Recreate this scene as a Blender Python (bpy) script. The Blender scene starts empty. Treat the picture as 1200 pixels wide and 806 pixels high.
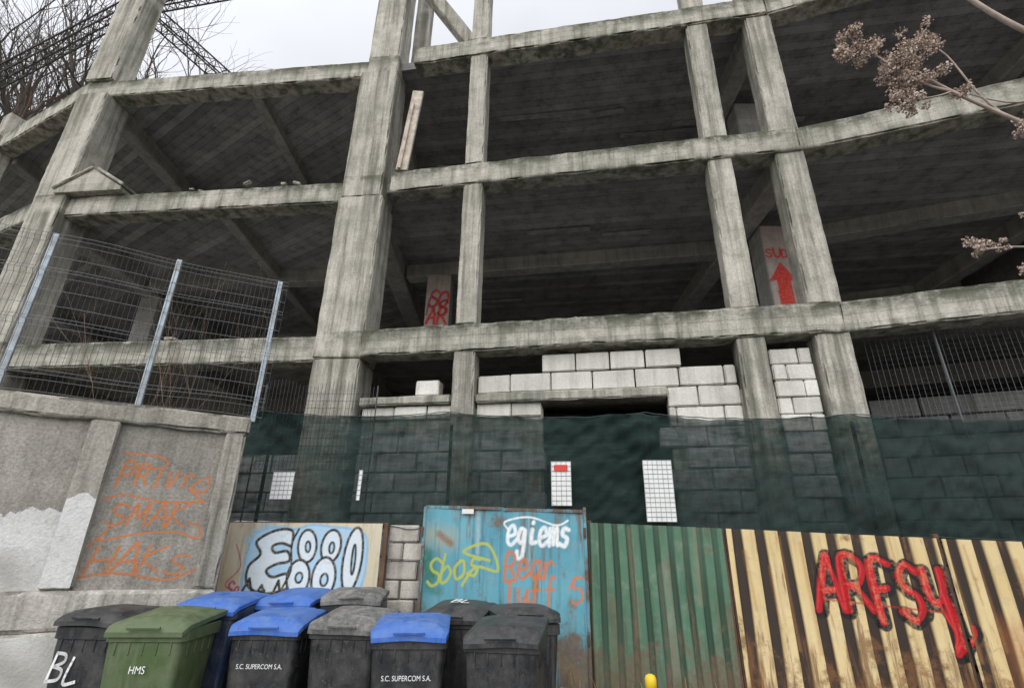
import bpy, bmesh, math, random
import numpy as np
from mathutils import Vector, Matrix, noise
random.seed(7)
scene = bpy.context.scene
coll = scene.collection

# ------------------------------------------------------------------ helpers
def link(ob, parent=None):
    coll.objects.link(ob)
    if parent is not None:
        ob.parent = parent
    return ob

def empty(name, loc=(0, 0, 0)):
    e = bpy.data.objects.new(name, None)
    e.location = loc
    coll.objects.link(e)
    return e

def finish(bm, name, mat, parent=None, smooth=False):
    me = bpy.data.meshes.new(name)
    bmesh.ops.recalc_face_normals(bm, faces=bm.faces[:])
    bm.to_mesh(me); bm.free()
    if smooth:
        for p in me.polygons: p.use_smooth = True
    ob = bpy.data.objects.new(name, me)
    if mat: me.materials.append(mat)
    return link(ob, parent)

class NT:
    def __init__(s, mat):
        s.t = mat.node_tree; s.n = s.t.nodes; s.l = s.t.links
    def add(s, typ, **kw):
        nd = s.n.new(typ)
        for k, v in kw.items():
            if k == 'inp':
                for kk, vv in v.items():
                    if isinstance(vv, bpy.types.NodeSocket):
                        s.l.new(vv, nd.inputs[kk])
                    else:
                        nd.inputs[kk].default_value = vv
            else:
                setattr(nd, k, v)
        return nd
    def math(s, op, a, b=0.0, c=None, clamp=False):
        d = {0: a, 1: b}
        if c is not None: d[2] = c
        nd = s.add('ShaderNodeMath', operation=op, inp=d); nd.use_clamp = clamp
        return nd.outputs[0]
    def mix(s, f, a, b, bt='MIX'):
        nd = s.n.new('ShaderNodeMix'); nd.data_type = 'RGBA'; nd.blend_type = bt
        for k, v in ((0, f), (6, a), (7, b)):
            if isinstance(v, bpy.types.NodeSocket): s.l.new(v, nd.inputs[k])
            else:
                if k and len(v) == 3: v = (*v, 1)
                nd.inputs[k].default_value = v
        return nd.outputs[2]
    def gray(s, v):
        return s.add('ShaderNodeCombineColor', inp={0: v, 1: v, 2: v}).outputs[0]
    def noise(s, vec, scale, detail=4, rough=.6, stretch=None):
        if stretch:
            m = s.add('ShaderNodeMapping', inp={'Vector': vec, 'Scale': stretch}); vec = m.outputs[0]
        return s.add('ShaderNodeTexNoise', inp={'Vector': vec, 'Scale': scale, 'Detail': detail, 'Roughness': rough}).outputs[0]
    def rng(s, v, a, b, c=0.0, d=1.0):
        return s.add('ShaderNodeMapRange', inp={0: v, 1: a, 2: b, 3: c, 4: d}).outputs[0]
    def coord(s):
        return s.add('ShaderNodeTexCoord').outputs['Object']

def newmat(name, rough=.85, spec=.3):
    m = bpy.data.materials.new(name); m.use_nodes = True
    b = m.node_tree.nodes['Principled BSDF']
    b.inputs['Roughness'].default_value = rough
    b.inputs['Specular IOR Level'].default_value = spec
    return m, b, NT(m)

def concrete(name, c1, c2, board=None, streak=.5, fine=.25, bump=.35, moss=0.0, island=False, blotch=.5):
    m, b, t = newmat(name, .92, .2)
    co = t.coord()
    big = t.noise(co, .8, 5, .62)
    col = t.mix(t.rng(big, .32, .68), c1, c2)
    n2 = t.noise(co, 3.4, 6, .72)
    col = t.mix(t.rng(n2, .46, .72, 0, blotch), col, tuple(x * .5 for x in c1))
    if streak > 0:
        st = t.noise(co, 1.0, 4, .68, (8, 8, .5))
        col = t.mix(t.rng(st, .48, .70, 0, streak), col, (c1[0] * .27, c1[1] * .28, c1[2] * .25))
        col = t.mix(t.rng(st, .44, .28, 0, streak * .6), col, tuple(min(1, x * 1.3) for x in c2))
    fn = t.noise(co, 38, 4, .75)
    col = t.mix(1.0, col, t.gray(t.rng(fn, .25, .75, 1 - fine, 1 + fine * .5)), 'MULTIPLY')
    h = t.math('MULTIPLY', fn, .45)
    if board:
        vec, w, amt = board
        dp = t.add('ShaderNodeVectorMath', operation='DOT_PRODUCT', inp={0: co, 1: vec}).outputs['Value']
        dp = t.math('ADD', dp, t.math('MULTIPLY', big, .05))
        q = t.math('DIVIDE', dp, w)
        fl = t.math('FLOOR', q); fr = t.math('FRACT', q)
        wn = t.add('ShaderNodeTexWhiteNoise', noise_dimensions='1D', inp={'W': fl}).outputs['Value']
        v = t.rng(wn, 0, 1, 1 - amt, 1 + amt * .5)
        edge = t.math('LESS_THAN', fr, .07)
        em = t.math('MULTIPLY', edge, t.rng(n2, .35, .6, .3, 1))
        v = t.math('MULTIPLY', v, t.math('SUBTRACT', 1.0, t.math('MULTIPLY', em, min(.8, amt * 1.6))))
        col = t.mix(1.0, col, t.gray(v), 'MULTIPLY')
        h = t.math('ADD', h, t.math('MULTIPLY', wn, amt * 1.5))
        h = t.math('SUBTRACT', h, t.math('MULTIPLY', edge, min(.8, amt * 3)))
    if island:
        r = t.add('ShaderNodeNewGeometry').outputs['Random Per Island']
        col = t.mix(1.0, col, t.gray(t.rng(r, 0, 1, .80, 1.08)), 'MULTIPLY')
    if moss > 0:
        z = t.add('ShaderNodeSeparateXYZ', inp={0: co}).outputs[2]
        f = t.math('FRACT', t.math('DIVIDE', t.math('SUBTRACT', z, 1.8), 3.0))
        mn = t.noise(co, 1.0, 6, .72, (1.6, 1.6, 2.2))
        mm = t.math('MULTIPLY', t.rng(f, .905, .98), t.rng(mn, .40, .56, 0, moss))
        col = t.mix(mm, col, (.05, .055, .038))
        f3 = t.math('SUBTRACT', 1.0, t.rng(f, .86, .905))
        wet = t.math('MULTIPLY', t.math('MULTIPLY', f3, t.rng(f, .30, .86)), t.rng(t.noise(co, 1.0, 4, .6, (5, 5, .25)), .45, .62, 0, .8))
        col = t.mix(wet, col, (.08, .082, .06))
        col = t.mix(t.rng(mn, .50, .68, 0, .42), col, (.16, .168, .105))
    bp = t.add('ShaderNodeBump', inp={'Strength': bump, 'Distance': .03, 'Height': h})
    t.l.new(bp.outputs[0], b.inputs['Normal'])
    t.l.new(col, b.inputs['Base Color'])
    return m

def simple(name, c, rough=.6, var=.3, metal=0, scale=6, dirt=None, dirt_amt=.5, spec=.4):
    m, b, t = newmat(name, rough, spec)
    co = t.coord()
    n = t.noise(co, scale, 4, .65)
    col = t.mix(t.rng(n, .3, .7), tuple(x * (1 - var) for x in c), tuple(min(1, x * (1 + var)) for x in c))
    if dirt:
        col = t.mix(t.rng(t.noise(co, scale * .6, 5, .7), .45, .7, 0, dirt_amt), col, dirt)
    b.inputs['Metallic'].default_value = metal
    t.l.new(col, b.inputs['Base Color'])
    return m

def axis_coords(L, seg, ch):
    n = max(1, int(round((L - 2 * ch) / seg)))
    return [0.0] + [ch + (L - 2 * ch) * i / n for i in range(n + 1)] + [L]

def rbox(bm, o, ax, ay, az, L, W, H, seg=.25, rough=.012, ch=.02, chip=1.0):
    o = Vector(o); ax = Vector(ax).normalized(); ay = Vector(ay).normalized(); az = Vector(az).normalized()
    ch = min(ch, L * .3, W * .3, H * .3)
    C = [axis_coords(L, seg, ch), axis_coords(W, seg, ch), axis_coords(H, seg, ch)]
    N = [len(c) - 1 for c in C]
    cache = {}
    def vert(i, j, k):
        key = (i, j, k)
        if key in cache: return cache[key]
        idx = key; p = [C[a][idx[a]] for a in range(3)]
        ext = [idx[a] in (0, N[a]) for a in range(3)]
        w0 = o + ax * p[0] + ay * p[1] + az * p[2]
        if sum(ext) >= 2:
            am = ch * (.35 + 2.2 * chip * max(0, noise.noise(w0 * 5.1) - .05)) + rough * 2.4 * chip * max(0, noise.noise(w0 * 3.3 + Vector((9, 0, 0))) - .15)
            for a in range(3):
                if ext[a]: p[a] += am if idx[a] == 0 else -am
        w0 = o + ax * p[0] + ay * p[1] + az * p[2]
        w0 = w0 + noise.noise_vector(w0 * 1.7) * rough * .35 + noise.noise_vector(w0 * 6) * rough * .4
        v = bm.verts.new(w0); cache[key] = v
        return v
    for a in range(3):
        b_, c_ = [x for x in range(3) if x != a]
        for e in (0, N[a]):
            for i in range(N[b_]):
                for j in range(N[c_]):
                    q = []
                    for (di, dj) in ((0, 0), (1, 0), (1, 1), (0, 1)):
                        k = [0, 0, 0]; k[a] = e; k[b_] = i + di; k[c_] = j + dj
                        q.append(vert(*k))
                    try: bm.faces.new(q)
                    except ValueError: pass

def tube(bm, pts, radii, n=5):
    rings = []
    for i, p in enumerate(pts):
        d = (pts[min(i + 1, len(pts) - 1)] - pts[max(i - 1, 0)])
        if d.length < 1e-6: d = Vector((0, 0, 1))
        d.normalize()
        u = d.orthogonal().normalized(); v = d.cross(u)
        if rings:
            u = (pu - d * pu.dot(d)).normalized() if (pu - d * pu.dot(d)).length > 1e-4 else u
            v = d.cross(u)
        pu = u
        r = radii[i] if hasattr(radii, '__len__') else radii
        rings.append([bm.verts.new(p + (u * math.cos(2 * math.pi * k / n) + v * math.sin(2 * math.pi * k / n)) * r) for k in range(n)])
    for a, b in zip(rings, rings[1:]):
        for k in range(n):
            bm.faces.new((a[k], a[(k + 1) % n], b[(k + 1) % n], b[k]))
    bm.faces.new(rings[0][::-1]); bm.faces.new(rings[-1])

V = Vector
Z = V((0, 0, 1))

# ------------------------------------------------------------------ materials
M_fac = concrete('weathered_concrete', (.39, .375, .315), (.56, .53, .46), board=(V((0, 0, 1)), .14, .15), streak=.75, moss=.95, bump=.65, fine=.35)
M_col = concrete('column_concrete', (.40, .38, .325), (.58, .55, .475), board=(V((.98, -.17, 0)), .13, .10), streak=.78, moss=.7, bump=.65, fine=.35, blotch=.6)
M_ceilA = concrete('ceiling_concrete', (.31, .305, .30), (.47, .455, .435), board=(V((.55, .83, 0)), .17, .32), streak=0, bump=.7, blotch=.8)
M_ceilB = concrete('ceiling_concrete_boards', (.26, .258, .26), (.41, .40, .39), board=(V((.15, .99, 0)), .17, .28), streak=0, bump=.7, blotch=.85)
M_int = concrete('interior_concrete', (.33, .32, .295), (.48, .46, .42), board=(V((0, 0, 1)), .15, .14), streak=.4)
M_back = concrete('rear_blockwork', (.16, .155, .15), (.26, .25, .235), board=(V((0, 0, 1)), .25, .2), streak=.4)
M_block = concrete('aerated_block', (.58, .56, .50), (.76, .74, .68), streak=.32, fine=.2, island=True, bump=.4, blotch=.3)
M_gblock = concrete('grey_block', (.40, .40, .39), (.56, .56, .54), streak=.35, fine=.2, island=True, bump=.4)
M_dblock = concrete('shaded_grey_block', (.13, .13, .125), (.21, .21, .20), streak=.4, fine=.2, island=True, bump=.4)  # grey block again, with the shade behind the mesh put into its colour
M_mortar = concrete('mortar', (.16, .155, .15), (.24, .23, .22), streak=.2)
M_wall = concrete('boundary_wall_concrete', (.32, .30, .255), (.50, .47, .405), streak=.78, fine=.4, bump=.8)
M_wire = simple('galvanised_wire', (.10, .105, .11), .5, .2, metal=.3)
M_steel = simple('dark_lattice_steel', (.045, .038, .035), .8, .3)
M_post = simple('painted_steel_post', (.40, .46, .50), .5, .2, metal=.2, dirt=(.2, .14, .1), dirt_amt=.5)
M_rust = simple('rusty_steel', (.12, .07, .045), .8, .4, metal=.2)
M_bark = simple('bark', (.10, .085, .07), .9, .3, scale=20)
M_white = simple('white_board', (.74, .75, .73), .6, .06, dirt=(.5, .48, .45), dirt_amt=.4)

# ------------------------------------------------------------------ facade plan
FA2 = V((-22.0, 14.6, 0)); FA = V((-12.4, 9.75, 0)); FB = V((-9.0, 8.12, 0)); FC = V((-2.35, 7.45, 0))
FE = V((4.35, 6.27, 0)); FF = V((10.5, 4.0, 0))
poly = [FA2, FA, FB, FC, FE, FF]
def seg_dir(a, b): return (b - a).normalized()
def inward(d): return V((-d.y, d.x, 0))
LV = [4.8, 7.8, 10.8]
bld = empty('unfinished_concrete_building')

bm = bmesh.new()
for li, zt in enumerate(LV):
    for si, (a, b) in enumerate(zip(poly, poly[1:])):
        d = seg_dir(a, b); n = inward(d)
        off = {0: .06, 1: .06, 2: .08, 3: -.10, 4: -.07}[si]
        ex0 = ex1 = 0.0
        if si == 3: ex0 = -.06 if li == 0 else (-.22 if li == 1 else -.40)
        if si == 2: ex1 = -.10
        L = (b - a).length + ex1 + ex0
        o = a - d * ex0 + n * off + Z * (zt - .43)
        rbox(bm, o, d, n, Z, L, .36, .43, seg=.08, rough=(.016 if si != 3 else (.034 if li == 0 else .024)), ch=.028, chip=1.3 if si != 3 else 2.0)
finish(bm, 'edge_beams', M_fac, bld)

bm = bmesh.new()
for k in range(46):
    si = random.choice((2, 3, 3, 4)); a, b = poly[si], poly[si + 1]; f = random.uniform(.04, .94)
    d = seg_dir(a, b); n = inward(d); zt = random.choice(LV[:2])
    p = a + (b - a) * f + n * random.uniform(0.0, .12) + Z * (zt + .001)
    s = random.uniform(.03, .09)
    rbox(bm, p, (d + n * random.uniform(-.5, .5)), n, Z, s * random.uniform(1, 2.5), s, s * random.uniform(.4, .9), seg=.05, rough=.02, ch=.015)
finish(bm, 'loose_debris', M_fac, bld)

# columns
bm = bmesh.new()
def on_seg(a, b, x):
    f = (x - a.x) / (b.x - a.x); return a + (b - a) * f
def column(bm, a, b, x, w, dep, z0, z1, inset=.0, ch=.025, rough=.016):
    d = seg_dir(a, b); n = inward(d)
    p = on_seg(a, b, x)
    rbox(bm, p - d * (w / 2) + n * inset + Z * z0, d, n, Z, w, dep, z1 - z0, seg=.10, rough=rough, ch=ch, chip=1.6)
column(bm, FB, FC, -2.66, .74, .62, .2, 4.36, -.05)
column(bm, FB, FC, -2.65, .78, .62, 4.363, 7.36, -.07)
column(bm, FB, FC, -2.66, .72, .62, 7.363, 10.36, -.05)
column(bm, FB, FC, -2.62, .62, .55, 10.363, 15, 0)
column(bm, FB, FC, -8.72, .66, .6, .2, 10.37, -.02)
column(bm, FB, FC, -8.80, .62, .5, 10.8, 14.4, 0.02)
column(bm, FA, FB, -12.45, .36, .36, .2, 11.5, .02)
column(bm, FA2, FA, -17, .5, .5, .2, 10.9, .1)
for z0, z1 in ((.2, 4.38), (4.8, 7.38), (7.8, 10.38), (10.8, 14.5)):
    column(bm, FC, FE, -.68, .32, .32, z0, z1, -.08)
    column(bm, FC, FE, 3.20, .36, .34, z0, z1 if z1 < 12 else 13, -.06)
    column(bm, FC, FE, 4.20, .42, .36, z0, z1 if z1 < 12 else 13, -.05)
    column(bm, FE, FF, 9.6, .45, .4, z0, min(z1, 12), -.03)
rbox(bm, (-2.35, 8.45, 10.8), (1, 0, 0), (0, 1, 0), Z, .34, .34, 4, seg=.25)
rbox(bm, (-.98, 7.16, 10.82), V((.84, 0, .5)), (0, 1, 0), V((-.53, 0, .85)), .26, .24, 2.6, seg=.25)
finish(bm, 'columns', M_col, bld)

bm = bmesh.new()
d = seg_dir(FB, FC); n = inward(d)
w, h1, off = 1.35, .5, -.06
c = on_seg(FB, FC, -7.95) + Z * 7.803
pr = [(-w / 2, 0), (w / 2, 0), (w / 2, .07), (0, h1), (-w / 2, .07)]
f = [bm.verts.new(c + d * x + n * off + Z * z) for x, z in pr]
g = [bm.verts.new(c + d * x + n * (off + .34) + Z * z) for x, z in pr]
bm.faces.new(f); bm.faces.new(g[::-1])
for i in range(5): bm.faces.new((f[i], f[(i + 1) % 5], g[(i + 1) % 5], g[i]))
rbox(bm, c + d * (-w / 2 - .03) + n * (off - .04) + Z * .075, V((d.x * .675, d.y * .675, .43)), n, V((-d.x * .43, -d.y * .43, .675)), .82, .4, .06, seg=.12, rough=.01)
rbox(bm, c + d * (w / 2 + .03) + n * (off - .037) + Z * .075, V((-d.x * .675, -d.y * .675, .43)), n, V((d.x * .43, d.y * .43, .675)), .78, .4, .06, seg=.12, rough=.01)
finish(bm, 'gable_block', M_fac, bld)

def slab(name, pts, zt, th, mat):
    bm = bmesh.new()
    lo = [bm.verts.new((p.x, p.y, zt - th)) for p in pts]
    hi = [bm.verts.new((p.x, p.y, zt - .012)) for p in pts]
    bm.faces.new(lo[::-1]); bm.faces.new(hi)
    k = len(pts)
    for i in range(k): bm.faces.new((lo[i], lo[(i + 1) % k], hi[(i + 1) % k], hi[i]))
    return finish(bm, name, mat, bld)
BACK = 19.0
def innerp(p): return p + V((0.02, .2, 0))
for li, zt in enumerate(LV):
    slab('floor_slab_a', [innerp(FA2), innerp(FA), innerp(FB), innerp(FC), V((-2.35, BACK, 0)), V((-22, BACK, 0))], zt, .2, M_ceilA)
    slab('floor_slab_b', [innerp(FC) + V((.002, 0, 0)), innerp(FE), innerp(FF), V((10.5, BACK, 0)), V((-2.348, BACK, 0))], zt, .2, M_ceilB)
bm = bmesh.new()
for k in range(22):
    x = random.uniform(-1.5, 7); y = random.uniform(8.2, 9.4) if k % 2 else random.uniform(10, 12.5); zt = random.choice((10.8, 10.8, 7.8))
    a_ = -.15
    rbox(bm, (x, y, zt - .2 - random.uniform(.035, .05)), (1, a_ + random.uniform(-.06, .06), random.uniform(-.012, .0)), (-a_, 1, 0), Z, random.uniform(.8, 2.6), .13, .028, seg=.6, rough=.004, ch=.004)
finish(bm, 'formwork_planks', simple('formwork_timber', (.28, .275, .27), .9, .4, scale=4), bld)
# interior beams, columns
bm = bmesh.new()
for zt in LV:
    for x, w in ((-12.2, .3), (-8.7, .32), (-5.4, .22), (-2.6, .4), (4.3, .34), (9.5, .3)):
        for (a, b) in zip(poly, poly[1:]):
            if a.x <= x <= b.x:
                y0 = on_seg(a, b, x).y + .42; break
        rbox(bm, (x - w / 2, y0, zt - .2 - (.36 if w > .25 else .22)), (1, 0, 0), (0, 1, 0), Z, w, BACK - y0, (.36 if w > .25 else .22) + .02, seg=.6, rough=.01)
    for off, hgt in ((2.7, .30), (6.3, .4)):
        for (a, b, x0, x1) in ((FC, FE, -2.38, 4.12), (FE, FF, 4.5, 10.2), (FB, FC, -8.5, -2.85)):
            if off < 3 and zt > 10: continue
            p = on_seg(a, b, x0) + V((0, off, 0)); q = on_seg(a, b, x1) + V((0, off, 0)); dd = seg_dir(p, q)
            rbox(bm, p + Z * (zt - .2 - hgt), dd, inward(dd), Z, (q - p).length, .3, hgt + .02, seg=.6, rough=.01)
for z0, z1 in ((.2, 4.3), (4.8, 7.3), (7.8, 10.3)):
    for x, y in ((-12.4, 14), (-8.9, 11.2), (-8.9, 15), (-2.85, 14), (4.6, 13.0), (-.45, 12.4), (9, 11)):
        rbox(bm, (x, y, z0), (1, 0, 0), (0, 1, 0), Z, .45, .45, z1 - z0, seg=.4)
    rbox(bm, (-1.86, 10.0, z0), (1, 0, 0), (0, 1, 0), Z, .52, .5, z1 - z0, seg=.4)
    rbox(bm, (4.5, 8.05, z0), (1, 0, 0), (0, 1, 0), Z, .62, .45, z1 - z0, seg=.4)
finish(bm, 'interior_frame', M_int, bld)
bm = bmesh.new()
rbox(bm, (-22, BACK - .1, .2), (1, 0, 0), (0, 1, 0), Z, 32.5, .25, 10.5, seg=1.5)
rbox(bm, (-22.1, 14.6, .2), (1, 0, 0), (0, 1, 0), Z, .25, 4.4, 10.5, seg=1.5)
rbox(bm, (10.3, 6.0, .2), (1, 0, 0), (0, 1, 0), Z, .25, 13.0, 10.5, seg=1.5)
finish(bm, 'rear_wall', M_back, bld)

M_tim = simple('old_timber', (.50, .44, .36), .85, .3, scale=9, dirt=(.15, .12, .1))
bm = bmesh.new()
rbox(bm, (-2.06, 7.25, 7.8), (1, 0, -.08), (0, 1, 0), V((.08, 0, 1)), .2, .07, 1.85, seg=.3, rough=.008, ch=.008)
rbox(bm, (-2.02, 7.20, 7.8), (1, 0, -.08), (0, 1, 0), V((.08, 0, 1)), .05, .05, 1.5, seg=.3, rough=.008, ch=.006)
finish(bm, 'leaning_plank', M_tim, bld)

def courses(bm, bmm, a, b, x0, x1, ztop, zbot, inset, h=.28, bl=.6, gap=.012, phase=0.0, hole=None, jit=.014):
    d = seg_dir(a, b); n = inward(d)
    p0 = on_seg(a, b, x0); L = (on_seg(a, b, x1) - p0).length
    z = ztop; r = 0
    while z - h > zbot - .02:
        x = -((r % 2) * bl / 2 + phase)
        while x < L:
            s = max(0, x); e = min(L, x + bl)
            xm = (p0 + d * ((s + e) / 2)).x
            if e - s > .08 and not (hole and hole(xm, z - h / 2)):
                j = random.uniform(-jit, jit)
                rbox(bm, p0 + d * (s + gap / 2) + n * (inset + j) + Z * (z - h + gap), d + n * random.uniform(-.012, .012), n, Z, e - s - gap * random.uniform(.8, 1.8), .22, h - gap, seg=.12, rough=.007, ch=.014, chip=1.8)
            x += bl
        z -= h; r += 1
bm = bmesh.new()
courses(bm, None, FC, FE, .42, 2.32, 4.30, 4.02, .06, h=.27, bl=.48)
courses(bm, None, FC, FE, -.50, 2.98, 4.025, 3.75, .06, h=.275, bl=.58, phase=.1)
courses(bm, None, FC, FE, -1.42, -1.06, 3.99, 3.74, .06, h=.24, bl=.4)
courses(bm, None, FC, FE, 2.08, 3.0, 3.745, 3.1, .06, h=.275, phase=.2)
courses(bm, None, FC, FE, -2.2, -.86, 3.60, 3.3, .06, h=.2, bl=.5)
courses(bm, None, FC, FE, -.50, .42, 3.60, 3.3, .06, h=.2, bl=.5)
courses(bm, None, FC, FE, 3.42, 3.94, 4.22, 3.1, .05, h=.225, bl=.36)
finish(bm, 'aerated_block_courses', M_block, bld)
bm = bmesh.new()
courses(bm, None, FE, FF, 4.7, 9.3, 3.72, .4, 1.1, h=.27)
finish(bm, 'shaded_block_courses', M_dblock, bld)
bm = bmesh.new()
hole = lambda x, z: (.42 < x < 2.08)
courses(bm, None, FC, FE, -2.2, 3.0, 3.2, .4, .06, h=.27, hole=hole)
courses(bm, None, FC, FE, 3.42, 3.94, 3.1, .4, .06, h=.27)
courses(bm, None, FB, FC, -6.5, -3.1, 2.95, .4, .2, h=.27)
finish(bm, 'grey_block_courses', M_gblock, bld)
bm = bmesh.new()
d = seg_dir(FC, FE); n = inward(d)
for x0, x1, z0, z1, o in ((-2.2, .42, .3, 3.55, .10), (2.08, 3.9, .3, 3.7, .10)):
    p = on_seg(FC, FE, x0); q = on_seg(FC, FE, x1)
    rbox(bm, p + n * o + Z * z0, d, n, Z, (q - p).length, .15, z1 - z0, seg=1)
p = on_seg(FC, FE, -2.22); q = on_seg(FC, FE, -.86)
rbox(bm, p - n * .03 + Z * 3.612, d, n, Z, (q - p).length, .32, .125, seg=.08, rough=.02)
p = on_seg(FC, FE, -.50); q = on_seg(FC, FE, 2.08)
rbox(bm, p - n * .03 + Z * 3.602, d, n, Z, (q - p).length, .32, .135, seg=.08, rough=.02)
finish(bm, 'lintel_and_mortar', M_fac, bld)
bm = bmesh.new()
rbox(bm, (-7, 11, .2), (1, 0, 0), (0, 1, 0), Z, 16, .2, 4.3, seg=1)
finish(bm, 'ground_floor_partition', M_back, bld)

# ------------------------------------------------------------------ spray paint engine (per-vertex paint on real sheets)
GL = {
 'A': [[(0, 0), (.45, 1), (.6, 1), (1, 0)], [(.15, .38), (.85, .42)]],
 'R': [[(0, 0), (.05, 1), (.6, 1), (.85, .8), (.6, .5), (.1, .48), (.5, .4), (1, 0)]],
 'F': [[(.1, 0), (.05, 1), (.95, .95)], [(.1, .52), (.7, .55)]],
 'S': [[(.95, .85), (.5, 1), (.1, .8), (.3, .55), (.8, .42), (.85, .15), (.4, 0), (0, .15)]],
 'Y': [[(0, 1), (.1, .5), (.5, .4), (.9, .6), (.95, 1)], [(.9, .6), (1.1, -.1), (.9, -.45), (1.3, -.2)]],
 'P': [[(0, -.1), (.1, 1), (.7, 1), (.9, .7), (.6, .45), (.1, .42)]],
 'H': [[(0, 0), (.1, 1)], [(.9, 0), (.95, 1)], [(0, .45), (1, .55)]],
 'K': [[(.05, 0), (.1, 1)], [(.95, 1), (.1, .5), (1, 0)]],
 'M': [[(0, 0), (.1, 1), (.5, .3), (.9, 1), (1, 0)]],
 'V': [[(0, .8), (.4, 0), (.9, .9)]],
 'I': [[(.5, 0), (.5, .8)]],
 'O': [[(.5, 1), (.1, .8), (0, .4), (.3, 0), (.8, .1), (1, .55), (.8, .95), (.45, 1)]],
 'U': [[(0, 1), (.05, .3), (.4, 0), (.85, .2), (.95, 1)]],
 'T': [[(.5, 0), (.5, 1)], [(0, .95), (1, 1)]],
 'L': [[(.1, 1), (0, 0), (.9, .05)]],
 'D': [[(.05, 0), (.1, 1), (.7, .9), (.95, .5), (.7, .05), (.05, 0)]],
 'B': [[(.05, 0), (.1, 1)], [(.1, 1), (.7, .95), (.8, .7), (.2, .52)], [(.2, .52), (.85, .4), (.8, .08), (.05, 0)]],
 '5': [[(.9, 1), (.2, 1), (.1, .6), (.7, .6), (.85, .2), (.3, 0), (0, .1)]],
 'e': [[(.05, .3), (.8, .4), (.6, .7), (.15, .55), (.1, .15), (.5, 0), (1.05, .2)]],
 'a': [[(.85, .6), (.4, .7), (.05, .3), (.35, 0), (.8, .3), (.85, .65), (.85, .1), (1.1, .1)]],
 'r': [[(.1, .65), (.2, 0), (.25, .4), (.6, .7), (.95, .55)]],
 'i': [[(.4, .6), (.4, .1), (.9, .1)], [(.42, .85), (.46, .9)]],
 'v': [[(0, .65), (.35, 0), (.8, .7), (1.1, .6)]],
 'k': [[(.2, 1.1), (.1, 0)], [(.8, .7), (.15, .35), (.7, -.1), (1.1, .1)]],
 'u': [[(.05, .65), (.1, .1), (.5, .05), (.85, .6), (.85, .05), (1.1, .15)]],
 's': [[(.9, .65), (.4, .7), (.25, .45), (.8, .3), (.6, 0), (0, .08)]],
 'o': [[(.5, .7), (.05, .4), (.3, 0), (.85, .2), (.75, .65), (.45, .68)]],
 'f': [[(.9, 1.05), (.5, 1.1), (.35, .6), (.3, -.3)], [(.05, .55), (.8, .6)]],
 'g': [[(.8, .6), (.3, .65), (.1, .25), (.6, .1), (.8, .6), (.75, -.4), (.2, -.5), (.1, -.25)]],
 'm': [[(.0, .65), (.05, 0), (.12, .5), (.35, .65), (.45, .05), (.55, .5), (.8, .65), (.88, .05), (1.1, .1)]],
 'b': [[(.15, 1.1), (.05, .05), (.5, 0), (.85, .35), (.5, .62), (.1, .4)]],
}
def catmull(pts, k=5):
    if len(pts) < 3: return pts
    P = [pts[0]] + list(pts) + [pts[-1]]; out = []
    for i in range(1, len(P) - 2):
        p0, p1, p2, p3 = [np.array(q, float) for q in P[i - 1:i + 3]]
        for j in range(k):
            t = j / k
            out.append(tuple(.5 * ((2 * p1) + (-p0 + p2) * t + (2 * p0 - 5 * p1 + 4 * p2 - p3) * t * t + (-p0 + 3 * p1 - 3 * p2 + p3) * t ** 3)))
    out.append(tuple(pts[-1])); return out
def text(s, x, z, w, h, rad, col, slant=.15, jit=.06, rise=0.0, soft=.5, gapf=.16, dens=.95, sm=True):
    out = []; n = len(s); cw = w / n
    for i, ch in enumerate(s):
        if ch == ' ': continue
        jx = random.uniform(-jit, jit) * cw; jz = random.uniform(-jit, jit) * h; sc = random.uniform(.85, 1.12)
        for pl in GL.get(ch, GL['o']):
            pts = [(x + i * cw + jx + px * cw * (1 - gapf) * sc + slant * pz * h, z + jz + rise * i * cw + pz * h * sc) for px, pz in pl]
            out.append(('s', catmull(pts) if sm else pts, rad * random.uniform(.8, 1.2), col, soft, dens))
    return out
def ell(cx, cz, rx, rz, rot=0, a0=0, a1=360, n=20):
    o = []
    for i in range(n + 1):
        a = math.radians(a0 + (a1 - a0) * i / n)
        x, z = rx * math.cos(a), rz * math.sin(a); r = math.radians(rot)
        o.append((cx + x * math.cos(r) - z * math.sin(r), cz + x * math.sin(r) + z * math.cos(r)))
    return o
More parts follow.
